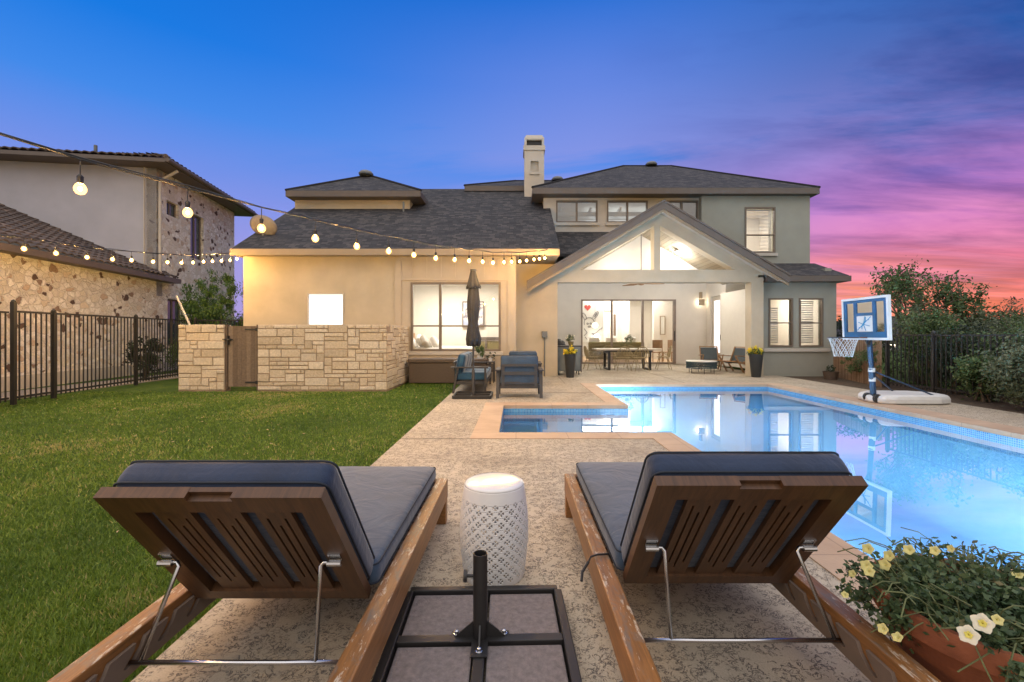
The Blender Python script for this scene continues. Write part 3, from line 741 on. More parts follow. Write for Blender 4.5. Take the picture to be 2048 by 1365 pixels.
for xe in (GL, GR):
    sgn = -1 if xe < GX else 1
    m = MB(); ye0, ye1 = 12.45, UY - .003
    if xe > GX: ye1 = UY - .203
    zt = lambda x: 4.90 - S * abs(x - GX)
    pts = [(xe, ye0, zt(xe)), (GX, ye0, zt(GX)), (GX, ye1, zt(GX)), (xe, ye1, zt(xe))]
    m.slab(pts, .10).build('gable_roof', 'shingle', H, uv=True)
    m = MB(); m.slab([(xe, ye0 + .002, zt(xe) - .103), (GX, ye0 + .002, zt(GX) - .103), (GX, GY - .0, zt(GX) - .103), (xe, GY - .0, zt(xe) - .103)], .03)
    m.build('soffit', 'trimwhite', H)
    rb = MB(); q = sgn
    def rake(y0, y1, o0, o1, mat):
        z = MB(); z.prism([(xe + q * .03, zt(xe) - o0 - .018), (GX, zt(GX) - o0), (GX, zt(GX) - o1), (xe + q * .03, zt(xe) - o1 - .018)], y0, y1); return z.build('rake_board', mat, H)
    rake(12.40, 12.448, .03, .22, 'fascia'); rake(12.449, 12.50, .221, .29, 'fascia_tan')
    z = MB(); z.prism([(xe + q * .035, zt(xe) + .0), (GX, zt(GX) + .02), (GX, zt(GX) - .028), (xe + q * .035, zt(xe) - .05)], 12.37, 12.447); z.build('drip_edge', 'fascia', H)
    # vaulted plank ceiling
    xa = 1.2 if xe < GX else 6.8
    cz = lambda x: 4.44 - S * abs(x - GX)
    m = MB(); m.add([(xa, GY + .351, cz(xa)), (GX, GY + .351, cz(GX)), (GX, UY + .1, cz(GX)), (xa, UY + .1, cz(xa))], [(0, 1, 2, 3)]); m.build('patio_ceiling', 'planks', H, uv=True)
hd = MB(); cz = lambda x: 4.44 - S * abs(x - GX)
hd.prism([(1.2, 2.75), (6.8, 2.75), (4.08, 4.438)] if False else [(2.0, 3.2), (6.15, 3.2), (5.76, 3.44), (4.08, 4.436), (2.4, 3.44)], UY - .035, UY - .004); hd.build('header_wall', 'patiowall', H)
# downpipe, meter box
m = MB().tube([(.82, 12.96, 0), (.82, 12.96, 1.15)], .018).box(.74, .9, 12.9, 12.998, 1.13, 1.3); m.build('meter_box', 'vent', H)
# sliding door
d = MB().panel((0, BY - .02, 0), (1, 0, 0), (0, 0, 1), (0, 1, 0), 2.69, 6.61, .0, 2.66, .12, [(2.75, 3.93, .06, 2.60), (4.0, 5.2, .06, 2.60), (5.28, 6.5, .06, 2.60)])
sd = d.build('sliding_door', plain('door_frame', (.22, .17, .14), .5), H)
MB().box(2.75, 6.5, BY + .03, BY + .034, .05, 2.6).build('pane', 'glass', sd)
MB().box(6.53, 6.56, BY - .06, BY - .021, .95, 1.35).build('handle', 'black_metal', sd)
# living room interior
LR = (1.5, 8.6, BY + .16, 24.5)
room(LR[0], LR[1], LR[2], LR[3], .02, 3.3, 400, (1, .93, .82))
m = MB().box(5.2, 5.6, 22.2, 24.4, .02, 3.2).box(6.6, 8.5, 21.6, 21.75, .02, 3.2).box(4.1, 5.199, 23.0, 23.1, .02, 3.2)
m.build('interior_partition', 'inwall', H)
m = MB()
for x0, x1, y, z0, z1 in ((4.35, 4.40, 22.95, .02, 2.4), (4.85, 4.90, 22.95, .02, 2.4), (4.35, 4.90, 22.95, 2.4, 2.45)): m.box(x0, x1, y, y + .04, z0, z1)
m.build('door_trim', 'fascia_tan', H)

# lights of the patio
def pt(x, y, z, e, col, r=.05, name='lamp_light'):
    l = bpy.data.lights.new(name, 'POINT'); l.energy = e; l.color = col; l.shadow_soft_size = r
    o = bpy.data.objects.new(name, l); o.location = (x, y, z); COL.objects.link(o); return o
t = thing('ceiling_light', 'round white lit downlight in sloped plank ceiling of patio', 'light', (5.05, 14.1, 3.86))
cl = MB().lathe([(.10, 0), (.10, .03), (.09, .05)], (5.05, 14.1, 3.80), 20).build('trim_ring', 'white_paint', t)
MB().ball((5.05, 14.1, 3.79), .065, 12, .6).build('lens', 'ceil_glow', t)
pt(5.05, 14.1, 3.6, 75, (1, .95, .88), .08, 'patio_lamp_and_fill'); pt(2.7, 16.0, 3.25, 75, (1, .92, .8), .12, 'patio_lamp_and_fill'); pt(3.2, 13.75, 3.3, 55, (1, .92, .78), .12, 'patio_lamp_and_fill'); pt(6.2, 16.3, 3.25, 95, (1, .93, .82), .12, 'patio_lamp_and_fill')  # lamp nearest the gable has no fixture, added to brighten the header wall
t = thing('wall_sconce', 'lit metal wall sconce on patio wall beside the side door', 'light', (7.6, 18.4, 2.6))
m = MB().box(7.48, 7.72, 18.42, 18.45, 2.4, 2.66).build('shade', 'fascia_tan', t)
MB().box(7.52, 7.68, 18.46, 18.58, 2.48, 2.60).build('bulb', 'lamp_glow', t)
MB().box(7.56, 7.64, 18.43, 18.59, 2.68, 2.95).build('bracket', 'fascia_tan', t)
# ceiling fan
t = thing('ceiling_fan', 'wooden three blade ceiling fan hanging inside the gabled patio', 'fan', (3.95, 14.2, 2.9))
MB().lathe([(.02, -.02), (.09, 0), (.10, .08), (.05, .14)], (3.95, 14.2, 2.78), 16).build('motor', 'tan_wood', t, smooth=True)
MB().tube([(3.95, 14.2, 2.92), (3.95, 14.2, 4.36)], .012).build('rod', 'grey_metal', t)
for k in range(3):
    a = R(5 + 120 * k); d = V((math.cos(a), math.sin(a), 0)); s = V((-d.y, d.x, 0)); o = V((3.95, 14.2, 2.82)); m = MB()
    tp = [o + d * .08 + s * .04, o + d * .35 + s * .09 + V((0, 0, .02)), o + d * .75 + s * .03, o + d * .75 - s * .03, o + d * .35 - s * .06 - V((0, 0, .02)), o + d * .08 - s * .04]
    n = 6; m.add(tp + [p - V((0, 0, .015)) for p in tp], [tuple(range(n)), tuple(range(2 * n - 1, n - 1, -1))] + [(i, i + n, (i + 1) % n + n, (i + 1) % n) for i in range(n)])
    m.build('blade', 'tan_wood', t)
# satellite dish
t = thing('satellite_dish', 'tan satellite dish on a short mast above left roof edge', 'satellite dish', (-6.9, 12.2, 3.85))
Mx = Matrix.Translation((-6.95, 12.3, 4.16)) @ Matrix.Rotation(R(-62), 4, 'X') @ Matrix.Rotation(R(12), 4, 'Y')
m = MB(); n = 28; vs = []; 
for i in range(6):
    rr = .42 * i / 5 + .001
    for j in range(n):
        a = 2 * PI * j / n; vs.append(Mx @ V((rr * math.cos(a), rr * .72 * math.sin(a), .35 * rr * rr)))
m.add(vs, [(i * n + j, i * n + (j + 1) % n, (i + 1) * n + (j + 1) % n, (i + 1) * n + j) for i in range(5) for j in range(n)])
o = m.build('dish', 'dishgrey', t, smooth=2); md = o.modifiers.new('s', 'SOLIDIFY'); md.thickness = .02
MB().tube([(-6.95, 12.35, 4.1), (-6.97, 12.4, 3.8), (-7.0, 12.45, 3.93)], .025).tube([(-6.95, 12.3, 4.0), (-6.93, 11.95, 4.02)], .012).build('mast', 'dishgrey', t)

# ------------------------------------------------------------------ furniture inside
t = thing('bed', 'white bed with pillows inside the bedroom window', 'bed', (-2.2, 13.4, .1))
MB().rbox((-2.3, 13.5, .55), .95, .95, .28, .08, puff=.02).build('mattress', 'white_fabric', t, smooth=True)
MB().box(-3.3, -3.25, 12.5, 14.5, .1, 1.25).build('headboard', 'tan_wood', t)
for k, (x, y, z, s, c) in enumerate(((-2.95, 12.75, .98, .2, 'white_fabric'), (-2.75, 13.1, .98, .22, 'white_fabric'), (-2.55, 12.8, .95, .16, 'trimwhite'), (-2.3, 13.0, .93, .13, 'white_fabric'))):
    m = MB().rbox((0, 0, 0), .22, .2, .07, .06, m=Matrix.Translation((x, y, z)) @ Matrix.Rotation(R(60), 4, 'Y') @ Matrix.Rotation(R(20 * k), 4, 'Z'), puff=.02)
    tag(m.build('pillow', c, smooth=True), ['large white pillow at the back of the bed', 'plump white pillow beside the back pillow on the bed', 'beige square cushion in front of bed pillows', 'small white cushion at the foot side of the bed pillows'][k], 'pillow', 'pillows on the bed')
t = thing('dresser', 'dark wood dresser against bedroom wall', 'dresser', (-1.2, 15.3, .1))
MB().panel((0, 15.0, 0), (1, 0, 0), (0, 0, 1), (0, 1, 0), -1.55, -.45, .15, 1.12, .45, [(-1.45, -1.03, .3, 1.0), (-.97, -.55, .3, 1.0)]).build('carcass', 'fascia', t)
MB().box(-1.44, -1.04, 15.03, 15.06, .31, .99).box(-.96, -.56, 15.03, 15.06, .31, .99).build('drawer_front', 'olive_fabric', t)
def picture(x0, x1, y, z0, z1, label, fm, cm, nm='picture_frame'):
    t = thing(nm, label, 'picture', ((x0 + x1) / 2, y, z0))
    MB().panel((0, y, 0), (1, 0, 0), (0, 0, 1), (0, 1, 0), x0, x1, z0, z1, .04, [(x0 + .035, x1 - .035, z0 + .035, z1 - .035)]).build('frame', fm, t)
    MB().box(x0 + .03, x1 - .03, y + .015, y + .03, z0 + .03, z1 - .03).build('print', cm, t)
    return t
m_, nt_, b_ = newmat('abstract_print'); nt_.links.new(ramp(nt_, nz(nt_, coords(nt_), 3.5, 3), [(.4, (.35, .42, .6)), (.5, (.7, .66, .6)), (.56, (.12, .12, .2)), (.65, (.65, .6, .55))]), b_.inputs['Base Color']); M['print'] = m_
picture(-1.85, -1.1, 15.5, 1.45, 2.35, 'framed blue and white print on bedroom wall', 'fascia', 'print')
picture(4.75, 4.86, 21.9, 1.15, 2.2, 'tall dark framed print seen through middle door panel', 'grey_metal', 'tan_wood')
picture(6.9, 7.15, 21.55, 1.2, 2.1, 'narrow light framed print seen through right door panel', 'fascia_tan', 'canvas')
# canvas artwork: heart and loose line drawing of long-eared animal
AX = 3.35; AYY = 21.2; AZ = 1.2
t = thing('canvas_artwork', 'large white canvas with red heart and dark line drawing', 'artwork', (AX + .3, AYY, AZ))
MB().box(AX - .4, AX + .78, AYY, AYY + .04, AZ - .35, AZ + 1.6).build('canvas', 'canvas', t)
hp = [(16 * math.sin(a) ** 3, 13 * math.cos(a) - 5 * math.cos(2 * a) - 2 * math.cos(3 * a) - math.cos(4 * a)) for a in np.linspace(0, 2 * PI, 40, endpoint=False)]
MB().prism([(AX + .02 + x * .0098, AZ + 1.28 + z * .0098) for x, z in hp], AYY - .012, AYY - .002).build('heart', 'red', t)
ln = MB(); F = lambda pts, w=.013: ln.tube([(AX + x, AYY - .01, AZ + z) for x, z in pts], w, 5)
def loop_(cx, cz, rx, rz, ang, a0=0, a1=360, n=18):
    o = []
    for i in range(n + 1):
        a = R(a0 + (a1 - a0) * i / n); x, z = rx * math.cos(a), rz * math.sin(a); q = R(ang); o.append((cx + x * math.cos(q) - z * math.sin(q), cz + x * math.sin(q) + z * math.cos(q)))
    return o
F(loop_(.40, .92, .20, .075, 55, -150, 150)); F(loop_(.41, .93, .10, .02, 55)); F(loop_(-.12, .85, .18, .07, 115, -150, 150))
F(loop_(.10, .55, .24, .26, 0, 20, 200)); F(loop_(.10, .38, .06, .03, 0)); F([(.3, .7), (.38, .5)]); F(loop_(.02, .52, .04, .03, 0)); F(loop_(.17, .53, .04, .03, 0))
F([(.25, -.02), (.45, .12), (.62, .27), (.7, .30), (.7, .36)]); F([(.22, .08), (.42, -.02), (.46, -.14), (.40, -.28)]); F([(-.15, .3), (.0, .1), (-.15, -.05)]); F([(-.1, -.1), (0, -.22)])
ln.build('line_drawing', 'art_line', t)
t = thing('pendant_lamp', 'round glowing paper lamp hanging in front of line drawing', 'lamp', (3.55, 20.2, 1.5))
MB().ball((3.55, 20.2, 1.62), .14, 14).build('shade', emis('paper_shade', (1, .82, .6), 2.2), t, smooth=True); MB().tube([(3.55, 20.2, 1.75), (3.55, 20.2, 3.28)], .006).build('cord', 'black_metal', t)
t = thing('table_lamp', 'white lit table lamp behind the living room sofa', 'lamp', (3.75, 20.9, .75))
MB().lathe([(.16, 0), (.11, .22)], (3.75, 20.9, 1.0), 16, cap=False).build('shade', emis('lamp_shade', (1, .93, .85), 6), t); MB().lathe([(.07, 0), (.03, .03), (.02, .26)], (3.75, 20.9, .74), 10).build('stand', 'grey_metal', t)
t = thing('sofa', 'olive green sofa with white cushions inside the living room', 'sofa', (4.3, 20.5, 0))
MB().rbox((4.5, 20.6, .28), 1.25, .45, .2, .05).build('seat', 'olive_fabric', t, smooth=True); MB().rbox((4.5, 20.2, .55), 1.25, .1, .33, .06).build('backrest', 'olive_fabric', t, smooth=True)
for k, x in enumerate((3.55, 4.3, 5.2)):
    m = MB().rbox((0, 0, 0), .24, .08, .2, .06, m=Matrix.Translation((x, 20.4, .88)), puff=.015)
    tag(m.build('throw_pillow', 'white_fabric', smooth=True), 'white cushion on the %s of the olive sofa' % ('left', 'middle', 'right')[k], 'cushion', 'white cushions on olive sofa')
def wood_chair(x, y, lab):
    t = thing('dining_chair', lab, 'chair', (x, y, 0), world=False, group='wooden chairs inside the living room')
    MB().box(-.22, .22, -.22, .22, .42, .46).build('seat', 'tan_wood', t, bevel=.01)
    MB().box(-.22, .22, -.22, -.19, .62, .98).build('backrest', 'tan_wood', t, bevel=.02)
    for a in (-.2, .2):
        MB().box(a - .018, a + .018, -.22, -.185, 0, .62).build('leg', 'tan_wood', t); MB().box(a - .018, a + .018, .18, .215, 0, .42).build('leg', 'tan_wood', t)
    return t
w1 = wood_chair(6.1, 19.6, 'tan wooden chair behind right door panel, left one'); dup(w1, (6.75, 19.75, 0), .2, 'tan wooden chair behind right door panel, nearest the door handle')

# ------------------------------------------------------------------ patio furniture
TB = (2.72, 4.92, 15.15, 16.15)
t = thing('dining_table', 'long outdoor dining table with pale top and black frame legs', 'table', (3.8, 15.6, 0))
MB().box(TB[0], TB[1], TB[2], TB[3], .67, .72).build('tabletop', plain('pale_tabletop', (.45, .40, .33), .5), t, bevel=.006)
MB().box(TB[0] + .3, TB[1] - .3, TB[2] + .08, TB[3] - .08, .62, .669).build('apron', 'black_metal', t)
for x in (3.12, 4.50):
    MB().panel((x, 0, 0), (0, 1, 0), (0, 0, 1), (1, 0, 0), TB[2] + .08, TB[3] - .08, 0, .62, .08, [(TB[2] + .15, TB[3] - .15, .06, .56)]).build('leg_frame', 'black_metal', t)
def wire_chair():
    t = thing('wire_chair', 'x', 'chair', (0, 0, 0), world=False, group='wire chairs around the outdoor dining table')
    m = MB().tube([(.23 * math.cos(a), .21 * math.sin(a), .44) for a in np.linspace(0, 2 * PI, 20, endpoint=False)], .011, 6, closed=True)
    for k in range(7):
        x = -.18 + .06 * k; h = math.sqrt(max(0, 1 - (x / .23) ** 2)) * .21; m.tube([(x, -h, .44), (x, h, .44)], .006, 5)
    m.build('seat', 'straw', t)
    m = MB(); bp = [(.25 * math.cos(a), -.16 - .10 * math.sin(a) ** 1, .47 + .34 * math.sin(a)) for a in np.linspace(0, PI, 15)]
    m.tube(bp, .015, 6); bp2 = [(.16 * math.cos(a), -.17 - .08 * math.sin(a), .47 + .24 * math.sin(a)) for a in np.linspace(0, PI, 13)]; m.tube(bp2, .008, 5)
    for k in range(7):
        x = -.18 + .06 * k; zz = .47 + .34 * math.sqrt(1 - (x / .25) ** 2); m.tube([(x * .7, -.18, .44), (x, -.16 - .1 * (zz - .47) / .34, zz)], .009, 5)
    m.build('backrest', 'straw', t)
    m = MB()
    for s in (-1, 1): m.tube([(s * .25, -.14, .5), (s * .29, .02, .62), (s * .26, .16, .58), (s * .22, .1, .44)], .010, 6)
    m.build('armrest', 'straw', t)
    for a, b_ in ((1, 1), (1, -1), (-1, 1), (-1, -1)): MB().tube([(a * .13, b_ * .12, .44), (a * .24, b_ * .24, 0)], .010, 6).build('leg', 'straw', t)
    return t
wc = wire_chair(); spots = [(3.55, 14.95, 0, 'wire chair with its back to the pool, left of the two'), (4.12, 14.95, .05, 'wire chair with its back to the pool, right of the two'),
    (2.62, 15.5, -PI / 2 + .15, 'wire chair at the left end of outdoor dining table'), (5.08, 15.5, PI / 2 - .15, 'wire chair at the right end of outdoor dining table'),
    (3.4, 16.35, PI, 'wire chair on far side of dining table, nearer the bunny canvas'), (4.2, 16.35, PI, 'wire chair on far side of dining table, behind the vase')]
spots[4] = (3.4, 16.35, PI, 'wire chair on far side of dining table, left of the vase')
for i, (x, y, a, lb) in enumerate(spots):
    if i == 0: wc.location = (x, y, 0); wc['label'] = lb
    else: dup(wc, (x, y, 0), a, lb)
def potplant(name, lab, x, y, z, r, h, pm, lm, n, size, spread, top_=None, cat='plant', fl=None):
    t = thing(name, lab, cat, (x, y, z), world=False)
    MB().lathe([(r * .75, 0), (r, h), (r * .9, h), (r * .85, h * .9)], (0, 0, 0), 20).build('pot', pm, t, smooth=True)
    q, rr = leaf_cloud([(0, 0, h + spread * .6, spread, spread, spread * .75)], n, size, clump=.5); c = tri_object('foliage', q, rr, 4, lm); c.parent = t
    if fl:
        q, rr = leaf_cloud([(0, 0, h + spread * .9, spread * 1.05, spread * 1.05, spread * .6)], fl[0], fl[1], sq=2., clump=.5); c = tri_object('flowers', q, rr, 4, fl[2]); c.parent = t
    return t
potplant('vase_plant', 'glass vase with green stems centred on dining table', 3.85, 15.6, .72, .07, .16, 'olive_fabric', 'leaf_grey', 260, .03, .2)
# pots
def tall_pot(x, y, s, lab):
    t = thing('tall_planter', lab, 'planter', (x, y, 0), world=False, group='tall tapered planters of yellow flowers')
    MB().lathe([(.105 * s, 0), (.11 * s, .01), (.168 * s, .655), (.17 * s, .66), (.155 * s, .66), (.15 * s, .62)], (0, 0, 0), 28).build('pot', 'planter_grey', t, smooth=True)
    q, rr = leaf_cloud([(0, 0, .70, .17 * s, .17 * s, .09)], 900, .028, clump=.4); c = tri_object('foliage', q, rr, 4, 'leaf'); c.parent = t
    q, rr = leaf_cloud([(0, 0, .74, .19 * s, .19 * s, .09)], 700, .022, sq=2.2, clump=.35); c = tri_object('flowers', q, rr, 4, 'petal_o'); c.parent = t
tall_pot(1.52, 12.65, 1.0, 'tapered grey planter of yellow flowers beside the grill cart'); tall_pot(6.80, 12.75, 1.12, 'tapered grey planter of yellow flowers before right patio pillar')
# cart
t = thing('grill_cart', 'grey panelled outdoor cart on small wheels by left patio wall', 'cart', (1.58, 13.7, 0))
MB().box(1.22, 1.94, 13.42, 14.0, .12, .84).build('cabinet', plain('cart_panel', (.17, .19, .19), .45, metal=.3), t, bevel=.01)
MB().box(1.19, 1.97, 13.39, 14.03, .842, .875).build('worktop', 'grey_metal', t)
m = MB()
for x in (1.2, 1.925): m.box(x, x + .03, 13.395, 13.418, .08, .84)
m.build('edge_trim', 'fascia', t)
for x in (1.28, 1.88):
    for y in (13.48, 13.94): MB().lathe([(.045, -.012), (.045, .012)], (0, 0, 0), 14).v; w = MB(); w.tube([(x - .012, y, .045), (x + .012, y, .045)], .045, 14); w.box(x - .016, x + .016, y - .012, y + .012, .05, .12); w.build('caster', 'black_metal', t)
potplant('potted_plant', 'small olive pot of leafy flowers on the cart top', 1.66, 13.6, .876, .09, .12, 'olive_fabric', 'leaf_grey', 300, .028, .14, fl=(50, .02, 'petal_c'))
t = thing('kettle_grill', 'black domed grill partly hidden behind left patio wall', 'grill', (1.32, 13.25, 0))
MB().lathe([(.02, .0), (.2, .1), (.24, .2), (.2, .36), (.05, .45)], (1.36, 14.3, .62), 20).build('lid', 'black_metal', t, smooth=True)
for a in range(3): MB().tube([(1.36 + .1 * math.cos(a * 2.1), 14.3 + .1 * math.sin(a * 2.1), .66), (1.36 + .2 * math.cos(a * 2.1), 14.3 + .2 * math.sin(a * 2.1), 0)], .012).build('leg', 'black_metal', t)
# round ottoman table
t = thing('round_table', 'low round table of blue rope with white top', 'table', (5.83, 14.0, 0))
c0 = (5.83, 14.15, 0)
MB().lathe([(.44, 0), (.46, .01), (.46, .025), (.44, .035)], (c0[0], c0[1], .355), 40).build('tabletop', 'white_paint', t, smooth=True)
m = MB()
for k in range(60):
    a = 2 * PI * k / 60; b2 = a + .22
    m.tube([(c0[0] + .45 * math.cos(a), c0[1] + .45 * math.sin(a), .345), (c0[0] + .44 * math.cos(b2), c0[1] + .44 * math.sin(b2), .17)], .008, 5)
    m.tube([(c0[0] + .45 * math.cos(b2), c0[1] + .45 * math.sin(b2), .345), (c0[0] + .44 * math.cos(a), c0[1] + .44 * math.sin(a), .17)], .008, 5)
for z in (.165, .35): m.tube([(c0[0] + .45 * math.cos(a), c0[1] + .45 * math.sin(a), z) for a in np.linspace(0, 2 * PI, 40, endpoint=False)], .014, 6, closed=True)
m.build('rope_weave', 'rope', t)
for k in range(6):
    a = R(60 * k + 20); MB().tube([(c0[0] + .38 * math.cos(a), c0[1] + .38 * math.sin(a), .17), (c0[0] + .38 * math.cos(a), c0[1] + .38 * math.sin(a), 0)], .009, 6).build('leg', 'grey_metal', t)
def sling_chair():
    t = thing('lounge_chair', 'x', 'chair', (0, 0, 0), world=False, group='wooden sling chairs on the patio')
    # faces -Y locally
    m = MB().bar((-.27, -.30, .36), (-.27, .28, .27), .03, .05).bar((.27, -.30, .36), (.27, .28, .27), .03, .05).bar((-.27, -.30, .36), (.27, -.30, .36), .04, .03)
    m.build('seat_frame', 'tan_wood', t)
    m = MB().bar((-.28, .20, .26), (-.28, .48, .80), .03, .05).bar((.28, .20, .26), (.28, .48, .80), .03, .05).bar((-.28, .48, .79), (.28, .48, .79), .04, .03); m.build('back_frame', 'tan_wood', t)
    m = MB(); m.add([(-.25, -.28, .37), (.25, -.28, .37), (.25, 0, .30), (-.25, 0, .30), (.25, .27, .29), (-.25, .27, .29)], [(0, 1, 2, 3), (3, 2, 4, 5)]); o = m.build('seat', 'leather', t); o.modifiers.new('s', 'SOLIDIFY').thickness = .02
    m = MB(); m.add([(-.26, .25, .32), (.26, .25, .32), (.26, .46, .76), (-.26, .46, .76)], [(0, 1, 2, 3)]); o = m.build('backrest', 'leather', t); o.modifiers.new('s', 'SOLIDIFY').thickness = .02
    for s in (-1, 1):
        MB().bar((s * .31, -.32, .54), (s * .31, .36, .50), .055, .025).build('armrest', 'tan_wood', t, bevel=.006)
        MB().bar((s * .30, -.30, .53), (s * .30, .10, 0), .028, .045).build('leg', 'tan_wood', t); MB().bar((s * .30, .10, .34), (s * .30, .42, 0), .028, .045).build('leg', 'tan_wood', t)
    return t
scx = sling_chair(); scx.location = (6.55, 15.1, 0); scx.rotation_euler.z = R(-12); scx['label'] = 'wooden sling chair facing the pool behind the round table'
dup(scx, (7.0, 14.5, 0), R(-62), 'wooden sling chair turned sideways next to the right patio pillar')

# lounge set by the umbrella
M['cushion_back_shaded'] = fabric('shaded_navy_canvas', (.006, .021, .058))  # navy darkened to hold the shade seen between the lounger back planks
def cushion_obj(name, m_, hx, hy, hz, r, parent, mat='cushion', puff=.012, pipe=True):
    o = MB().rbox((0, 0, 0), hx, hy, hz, r, m=m_, puff=puff).build(name, mat, parent, smooth=2)
    if pipe:
        p = MB()
        for z in (hz - r * .35, -hz + r * .35):
            pts = []
            for cx, cy, a0 in ((1, 1, 0), (-1, 1, 90), (-1, -1, 180), (1, -1, 270)):
                for k in range(5):
                    a = R(a0 + 22.5 * k); pts.append(m_ @ V((cx * (hx - r) + r * .93 * math.cos(a), cy * (hy - r) + r * .93 * math.sin(a), z)))
            fine = []
            for i in range(len(pts)):
                a, b2 = pts[i], pts[(i + 1) % len(pts)]; kk = max(1, int((b2 - a).length / .12))
                fine += [a.lerp(b2, j / kk) for j in range(kk)]
            p.tube(fine, .0036, 5, closed=True)
        p.build('piping', 'piping', o, smooth=2)
    return o
T = Matrix.Translation; RX = lambda a: Matrix.Rotation(R(a), 4, 'X'); RY = lambda a: Matrix.Rotation(R(a), 4, 'Y')
def club(name, lab, loc, rot, width, nseat, group=None):
    """faces +Y locally; armchair or sofa"""
    t = thing(name, lab, 'sofa' if nseat > 1 else 'armchair', loc, rot, world=False, group=group)
    w = width / 2
    for s in (-1, 1):
        MB().box(s * w - .045 if s > 0 else -w - .045, s * w + .045 if s > 0 else -w + .045, -.40, .36, .515, .545).build('armrest', 'grey_metal', t, bevel=.006)
        MB().bar((s * w, .30, 0), (s * w, .30, .515), .06, .04, up=(0, 1, 0)).build('leg', 'grey_metal', t); MB().bar((s * w, -.36, 0), (s * w, -.26, .515), .06, .04, up=(0, 1, 0)).build('leg', 'grey_metal', t)
    MB().box(-w, w, -.30, -.26, .18, .25).box(-w, w, .28, .32, .18, .25).box(-w, -w + .03, -.26, .28, .18, .25).box(w - .03, w, -.26, .28, .18, .25).build('seat_frame', 'grey_metal', t)
    m = MB().box(-w + .08, w - .08, -.36, -.33, .44, .50).box(-w + .08, w - .08, -.33, -.30, .26, .31)
    for k in range(nseat + 1): x = -w + .1 + (2 * w - .2) * k / nseat; m.box(x - .03, x + .03, -.345, -.325, .2, .62)
    m.box(-w + .08, w - .08, -.365, -.33, .6, .645)
    m.build('back_frame', 'grey_metal', t)
    cw = (2 * w - .08) / nseat
    for k in range(nseat):
        x = -w + .04 + cw * (k + .5)
        cushion_obj('seat_cushion', T((x, .0, .34)), cw / 2 - .005, .33, .08, .04, t, 'cushion_blue' if nseat > 1 else 'cushion')
        cushion_obj('back_cushion', T((x, -.22, .58)) @ RX(78), cw / 2 - .01, .22, .075, .05, t, 'cushion_blue' if nseat > 1 else 'cushion', puff=.02)
    return t
club('armchair', 'slate armchair seen from behind at the pool corner', (.065, 8.85, 0), 0, .82, 1, 'dark framed armchairs by the pool')
club('armchair', 'dark armchair facing the pool behind the nearer armchair', (.17, 10.75, 0), PI, .78, 1, 'dark framed armchairs by the pool')
club('sofa', 'two seat outdoor sofa with blue cushions beside closed umbrella', (-.93, 10.1, 0), -PI / 2, 1.75, 3)
t = thing('side_table', 'small dark slatted side table holding two plants', 'table', (-.78, 11.45, 0))
MB().box(-1.02, -.53, 11.2, 11.6, .50, .53).build('tabletop', 'grey_metal', t)
MB().box(-.97, -.58, 11.22, 11.56, .27, .46).build('drawer_box', 'wicker', t)
for x in (-1.0, -.57):
    for y in (11.23, 11.56): MB().box(x, x + .03, y - .015, y + .015, 0, .5).build('leg', 'grey_metal', t)
potplant('potted_plant', 'tall leafy plant in white pot on slatted side table', -.9, 11.4, .53, .09, .14, 'white_paint', 'leaf', 260, .035, .17)
potplant('potted_plant', 'bare twiggy plant in white pot on side table', -.65, 11.4, .53, .05, .08, 'white_paint', 'leaf_dark', 60, .03, .12)
# deck box
t = thing('deck_box', 'long brown wicker storage box under the bedroom window', 'storage box', (-1.8, 11.45, 0))
MB().box(-2.66, -.75, 11.2, 11.68, .0, .50).build('body', 'wicker', t, bevel=.01); MB().box(-2.69, -.72, 11.17, 11.7, .502, .60).build('lid', 'wicker', t, bevel=.02)
# closed umbrella + base
def umb_base(t, W=.68, pole_h=.37, pr=.027, rot=0, pavers=True):
    h = W / 2; fr = MB()
    for a, b_ in (((-h, -h), (h, -h)), ((-h, h), (h, h))): fr.bar((a[0], a[1], .03), (b_[0], b_[1], .03), .035, .06)
    for x in (-h + .0, h - .0): fr.bar((x, -h + .0176, .03), (x, h - .0176, .03), .035, .06)
    fr.build('base_frame', 'black_metal', t, bevel=.004)
    MB().bar((-h + .018, 0, .032), (h - .018, 0, .032), .04, .05).bar((0, -h + .018, .032), (0, -.0205, .032), .04, .05).bar((0, .0205, .032), (0, h - .018, .032), .04, .05).build('cross_bars', 'black_metal', t, bevel=.003)
    if pavers:
        for a in (-1, 1):
            for b_ in (-1, 1):
                c = h / 2 + .001; k = h / 2 - .026
                MB().box(a * c - k, a * c + k, b_ * c - k, b_ * c + k, .002, .045).build('paver', 'paver', t, bevel=.006)
t = thing('umbrella_stand', 'black steel umbrella stand holding four grey pavers between the loungers', 'umbrella stand', (-.135, 1.70, 0), R(1.5), world=False)
umb_base(t, W=.66)
p = MB(); n = 20; pr = .027
p.lathe([(pr, .03), (pr, .375), (pr - .003, .375), (pr - .003, .2)], (0, 0, 0), 24, cap=False); p.build('tube', 'black_metal', t, smooth=True)
p = MB()
for k in range(4):
    a = R(90 * k); d = V((math.cos(a), math.sin(a), 0)); q = V((-d.y, d.x, 0)) * .003
    A_, B2, C_ = d * .026 + V((0, 0, .058)), d * .10 + V((0, 0, .058)), d * .026 + V((0, 0, .12))
    p.add([A_ + q, B2 + q, C_ + q, A_ - q, B2 - q, C_ - q], [(0, 1, 2), (5, 4, 3), (0, 3, 4, 1), (1, 4, 5, 2), (2, 5, 3, 0)])
p.box(-.11, .11, -.03, .03, .0575, .062); p.box(-.03, .03, -.11, -.0301, .0575, .062); p.box(-.03, .03, .0301, .11, .0575, .062)
p.build('gusset_plate', 'black_metal', t)
